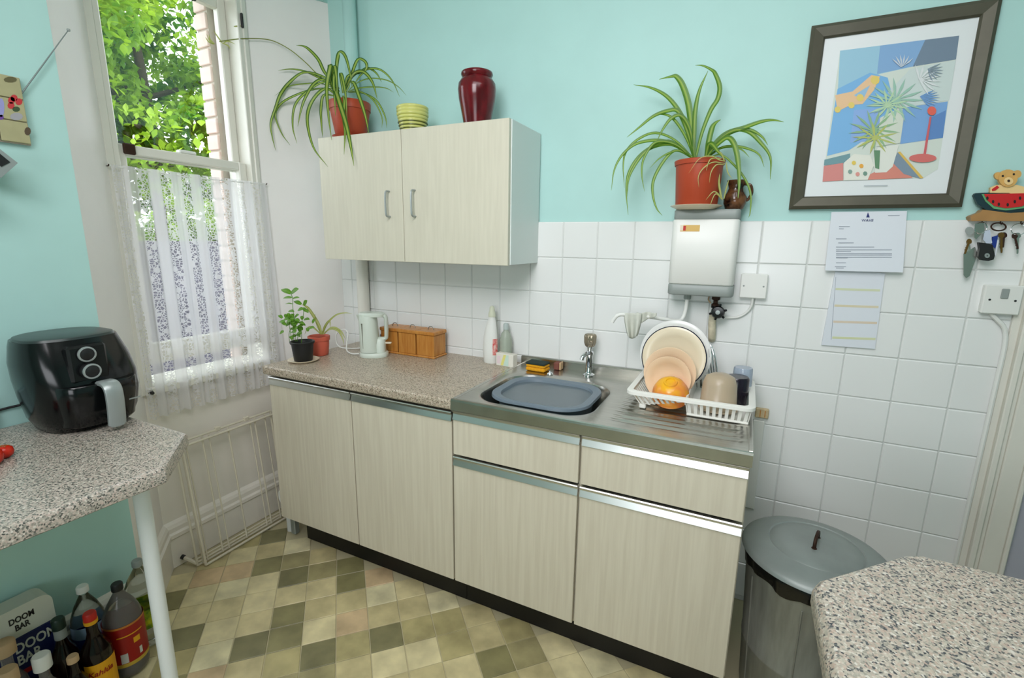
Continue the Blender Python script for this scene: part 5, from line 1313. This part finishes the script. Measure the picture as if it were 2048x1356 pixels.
obj('antenna_tip', G().lathe([(0, -.0045), (.004, -.003), (.0045, 0), (.004, .003), (0, .0045)], tuple(P0), 12), GREYP, rd, smooth=True)
bk = thing('wall_bracket', 'aqua-shaded shelf bracket carrying the radio on left wall', 'shelf', (XL, -1.5, 1.55))
obj('shelf', G().box(XL, -1.07, -1.85, -1.40, 1.545, 1.56, .003), WOODW, bk)

# ================================================================== FLOOR ITEMS UNDER LEFT COUNTER
def bottle(label, c, prof, mat, cap, capmat, lab=None, n=36, fill=None, cat='bottle', group='bottles on the floor under the left counter'):
    t = thing('bottle', label, cat, c, 0, group)
    obj('body', G().lathe(prof, c, n), mat, t, smooth=True, ang=60)
    zc = prof[-1][1]
    if cap: obj('cap', G().lathe([(cap[0], -.004), (cap[0], cap[1]-.004), (cap[0]*.85, cap[1]), (0, cap[1])], (c[0], c[1], c[2]+zc), 20), capmat, t, smooth=True, ang=50)
    if lab:
        z0_, z1_, r, m_ = lab; l_ = obj('label', G().lathe([(r, z0_), (r, z1_)], c, n, caps=False), m_, t, smooth=True); 
        l_.data.update()
    if fill: obj('drink', G().lathe([(0, .004)]+[(r-.002, z) for r, z in prof if .004 < z < fill[0]]+[(fill[1], fill[0]), (0, fill[0])], c, n), fill[2], t, smooth=True, ang=60)
    return t
PET = [(0, .002), (.030, 0), (.050, .012), (.0545, .03), (.0545, .19), (.050, .225), (.035, .262), (.020, .288), (.0135, .300), (.0135, .312)]
t = bottle('big cola bottle with red label and black cap under left counter', (-1.030, -1.300, 0), PET, GLASSG, (.016, .020), BLACKM, (.055, .205, .0552, REDL), fill=(.09, .052, DARKL))
obj('label_edge', G().lathe([(.0554, .055), (.0554, .068)], (-1.030, -1.300, 0), 36, caps=False), mk('gold_label_edge', (190, 160, 60), .4), t, smooth=True)
obj('label_edge', G().lathe([(.0554, .198), (.0554, .205)], (-1.030, -1.300, 0), 36, caps=False), mk('gold_label_edge2', (190, 120, 50), .4), t, smooth=True)
def curved(parent, name, c, r, a0, a1, z0_, z1_, mat, n=6):
    V = [(c[0]+r*math.cos(a0+(a1-a0)*k/n), c[1]+r*math.sin(a0+(a1-a0)*k/n), c[2]+z) for z in (z0_, z1_) for k in range(n+1)]
    return obj(name, G().add(V, [(k, k+1, n+2+k, n+1+k) for k in range(n)]), mat, parent)
curved(t, 'barcode', (-1.030, -1.300, 0), .0557, -.75, -.40, .070, .105, mk('label_white', (190, 190, 185), .5)); curved(t, 'print', (-1.030, -1.300, 0), .0557, -.05, .30, .130, .150, YELL)
curved(t, 'print', (-1.030, -1.300, 0), .0557, .18, .34, .080, .105, BOXW); curved(t, 'print', (-1.030, -1.300, 0), .0557, -.8, .5, .165, .169, YELL, 10)
t = bottle('clear drinks bottle with lime-yellow fruit label nearest the recess corner', (-1.104, -1.205, 0), PET, GLASS, (.016, .018), GREYP, (.085, .160, .0552, LIME))
t = bottle('clear empty bottle with blue and white label behind cola bottle', (-1.118, -1.355, 0), [(r*.84, z) for r, z in PET], GLASS, (.016, .018), WHPL, (.09, .165, .0463, BLUEL))
obj('label_top', G().lathe([(.0465, .165), (.0455, .205)], (-1.118, -1.355, 0), 36, caps=False), mk('pale_blue_label', (150, 176, 200), .5), t, smooth=True)
SP = [(0, 0), (.034, 0), (.038, .006), (.038, .15), (.034, .175), (.018, .205), (.0135, .225), (.0135, .262)]
t = bottle('dark liqueur bottle with yellow label and red cap beside cola bottle', (-.985, -1.395, 0), [(r*1.05, z*1.1) for r, z in SP], DARKL, (.0165, .026), REDC, None)
cK = (-.985, -1.395, 0)
curved(t, 'label', cK, .0406, -1.3, 1.1, .03, .158, YELL, 14); obj('neck_band', G().lathe([(.017, .278), (.0175, .290)], cK, 20), YELL, t, smooth=True)
# curved lettering on the label
def arc_text(s_, parent, c, r, a_mid, z, size, mat):
    cu = bpy.data.curves.new('lettering', 'FONT'); cu.body = s_; cu.size = size; cu.extrude = .0003; cu.align_x = 'CENTER'; cu.offset = .0004; cu.shear = .25
    o = bpy.data.objects.new('tmp', cu); COL.objects.link(o); dg = bpy.context.evaluated_depsgraph_get(); me = bpy.data.meshes.new_from_object(o.evaluated_get(dg)); bpy.data.objects.remove(o)
    off = OFF[parent]
    for v in me.vertices:
        x, y, zz = v.co; an = a_mid+x/r; rr = r+zz
        v.co = Vector((c[0]+rr*math.cos(an), c[1]+rr*math.sin(an), z+y))-off
    me.materials.clear(); return link('lettering', me, mat, parent)
arc_text('Kahl\u00faa', t, cK, .0412, -.30, .118, .024, REDL)
t = bottle('dark spirit bottle with dark green cap left of the liqueur bottle', (-1.055, -1.445, 0), [(r*.94, z*1.05) for r, z in SP], DARKL, (.0165, .030), GREENC, None)
obj('neck_foil', G().lathe([(.0150, .238), (.0150, .272)], (-1.055, -1.445, 0), 20, caps=False), GREYP, t, smooth=True)
# beer carton
bc = thing('beer_carton', 'blue and white beer carton lettered DOOM BAR by left wall', 'box', (-1.13, -1.52, 0))
bxx0, bxx1, byy0, byy1 = -1.160, -1.096, -1.580, -1.434
obj('lower', G().box(bxx0, bxx1, byy0, byy1, .001, .285, .004), BOXN, bc)
pr = [(byy0, .285), (byy1, .285)]+[(byy1-.03+.03*math.cos(k*PI/10), 348e-3+.03*math.sin(k*PI/10)) for k in range(6)]+[(byy0+.03-.03*math.sin(k*PI/10), 348e-3+.03*math.cos(k*PI/10)) for k in range(6)]
obj('upper', G().prism([(bxx0, y, z) for y, z in pr], (bxx1-bxx0, 0, 0)), BOXW, bc)
M_ = lambda y, z: frame_M((bxx1+.0006, y, z), (0, 1, 0), (0, 0, 1))
SQ = Matrix.Diagonal((.68, 1, 1, 1))
text('lettering', 'DOOM', .044, M_(byy0+.046, .236) @ SQ, BOXW, bc, .0003, .0010); text('lettering', 'BAR', .044, M_(byy0+.046, .196) @ SQ, BOXW, bc, .0003, .0010)
text('lettering', 'DOOM', .026, M_(byy0+.046, .332) @ SQ, BLACKM, bc, .0003, .0008); text('lettering', 'BAR', .026, M_(byy0+.056, .307) @ SQ, BLACKM, bc, .0003, .0008)
obj('stripe', G().box(bxx1-.001, bxx1+.0004, byy0+.01, byy1-.02, .160, .176), REDL, bc)
# smaller bottles in front with stoppers
bottle('small bottle with white plastic cap in front of the blue carton', (-.995, -1.512, 0), [(r*.9, z*.85) for r, z in SP], GLASSG, (.021, .040), WHPL, (.03, .09, .0345, BLUEL))
bottle('small bottle with beige stopper between dark liqueur and carton', (-.955, -1.460, 0), [(r*.74, z*.82) for r, z in SP], DARKL, (.014, .016), CORK, (.02, .07, .0284, flat('purple_label', (60, 30, 70))))
bottle('corked orange-labelled bottle at left frame edge, nearest camera', (-.985, -1.583, 0), [(r*.94, z*.95) for r, z in SP], GLASSG, (.022, .036), CORK, (.02, .12, .0361, flat('orange_label', (190, 84, 30))))
bottle('corked bottle with orange label farther back at left frame edge', (-1.055, -1.562, 0), [(r*.94, z*1.1) for r, z in SP], GLASSG, (.024, .034), CORK, (.02, .15, .0361, flat('orange_label2', (186, 92, 34))))
bottle('bottle with pale yellow cap at left frame edge', (-1.030, -1.638, 0), [(r, z*.86) for r, z in SP], GLASSG, (.022, .030), mk('pale_yellow_cap', (206, 190, 90), .5), (.02, .11, .0384, REDL))

# ================================================================== DUSTBIN
bn = thing('dustbin', 'galvanised steel dustbin with lid and black liner beside sink cabinet', 'bin', (.982, -.415, 0))
BC = (.982, -.415, 0)
pf = [(0, .002), (.150, 0), (.155, .004), (.156, .030), (.158, .034)]
for k in range(1): pf += [(.166, .20), (.168, .205), (.168, .212), (.166, .216), (.178, .45), (.180, .455), (.180, .500), (.183, .508), (.180, .514), (.172, .512), (.150, .05), (0, .04)]
obj('body', G().lathe(pf, BC, 56), GAL, bn, smooth=True, ang=35)
# vertical seams
for an in (3.6, 4.5, 5.2, 5.9):
    obj('seam', G().tube([(BC[0]+.1588*math.cos(an), BC[1]+.1588*math.sin(an), .036), (BC[0]+.1785*math.cos(an), BC[1]+.1785*math.sin(an), .448)], .0022, 6), GAL, bn, smooth=True)
g = G(); V = []; F = []; NN = 90
for k in range(NN):
    a_ = 2*PI*k/NN; wv = .004*math.sin(a_*17)+.003*math.sin(a_*29+1)
    for r, z in ((.184+wv*.3, .520), (.187+wv*.6, .514), (.188+wv*.6, .500), (.184+wv*.4, .474+.006*math.sin(a_*7)+.004*math.sin(a_*13)), (.181, .478)): V.append((BC[0]+r*math.cos(a_), BC[1]+r*math.sin(a_), z))
for k in range(NN):
    for i in range(4): F.append((k*5+i, ((k+1) % NN)*5+i, ((k+1) % NN)*5+i+1, k*5+i+1))
obj('liner', g.add(V, F), BINBAG, bn, smooth=True, ang=70)
ld = obj('lid', G().lathe([(0, .566), (.012, .566), (.09, .561), (.118, .556), (.122, .553), (.126, .556), (.165, .546), (.188, .536), (.195, .530), (.198, .522), (.194, .520), (.186, .526), (0, .548)], BC, 64), GALLID, bn, smooth=True, ang=40)
hd_ = Vector((.25, 1, 0)).normalized()
c_ = Vector((BC[0], BC[1], .562))
P = smooth_path([c_-hd_*.034, c_-hd_*.034+Vector((0, 0, .016)), c_-hd_*.026+Vector((0, 0, .026)), c_+Vector((0, 0, .030)), c_+hd_*.026+Vector((0, 0, .026)), c_+hd_*.034+Vector((0, 0, .016)), c_+hd_*.034], 4)
obj('lid_handle', G().tube(P, .0048, 8), RUST, ld, smooth=True)
for s_ in (-1, 1): obj('handle_foot', G().lathe([(.010, 0), (.009, .004), (.004, .006), (0, .006)], tuple(c_+hd_*.034*s_-Vector((0, 0, .002))), 12), RUST, ld, smooth=True)

# ================================================================== RIGHT FOREGROUND COUNTER
rc = thing('right_counter', 'speckled grey laminate counter with clipped corner in right foreground', 'counter', (1.4, -1.6, 0))
C1 = [(.856, -2.3), (.864, -1.120), (.874, -1.100), (1.016, -.958), (1.046, -.941), (2.2, -.941), (2.2, -2.3)][::-1]
g = G()
rings = [[Vector((x, y, z)) for x, y in (C1 if d == 0 else inset(C1, d))] for d, z in ((.004, .848), (0, .852), (0, .872), (.003, .882), (.010, .889), (.018, .890))]
obj('top', g.loft(rings), GRANR, rc, smooth=True, ang=35)
obj('panel', G().box(.90, .918, -2.3, -1.12, .10, .848), LAM, rc); obj('panel', G().box(1.06, 2.2, -.985, -.965, .0, .848), LAM, rc); obj('plinth', G().box(.93, 2.2, -2.3, -1.0, 0.001, .10), KICK, rc)
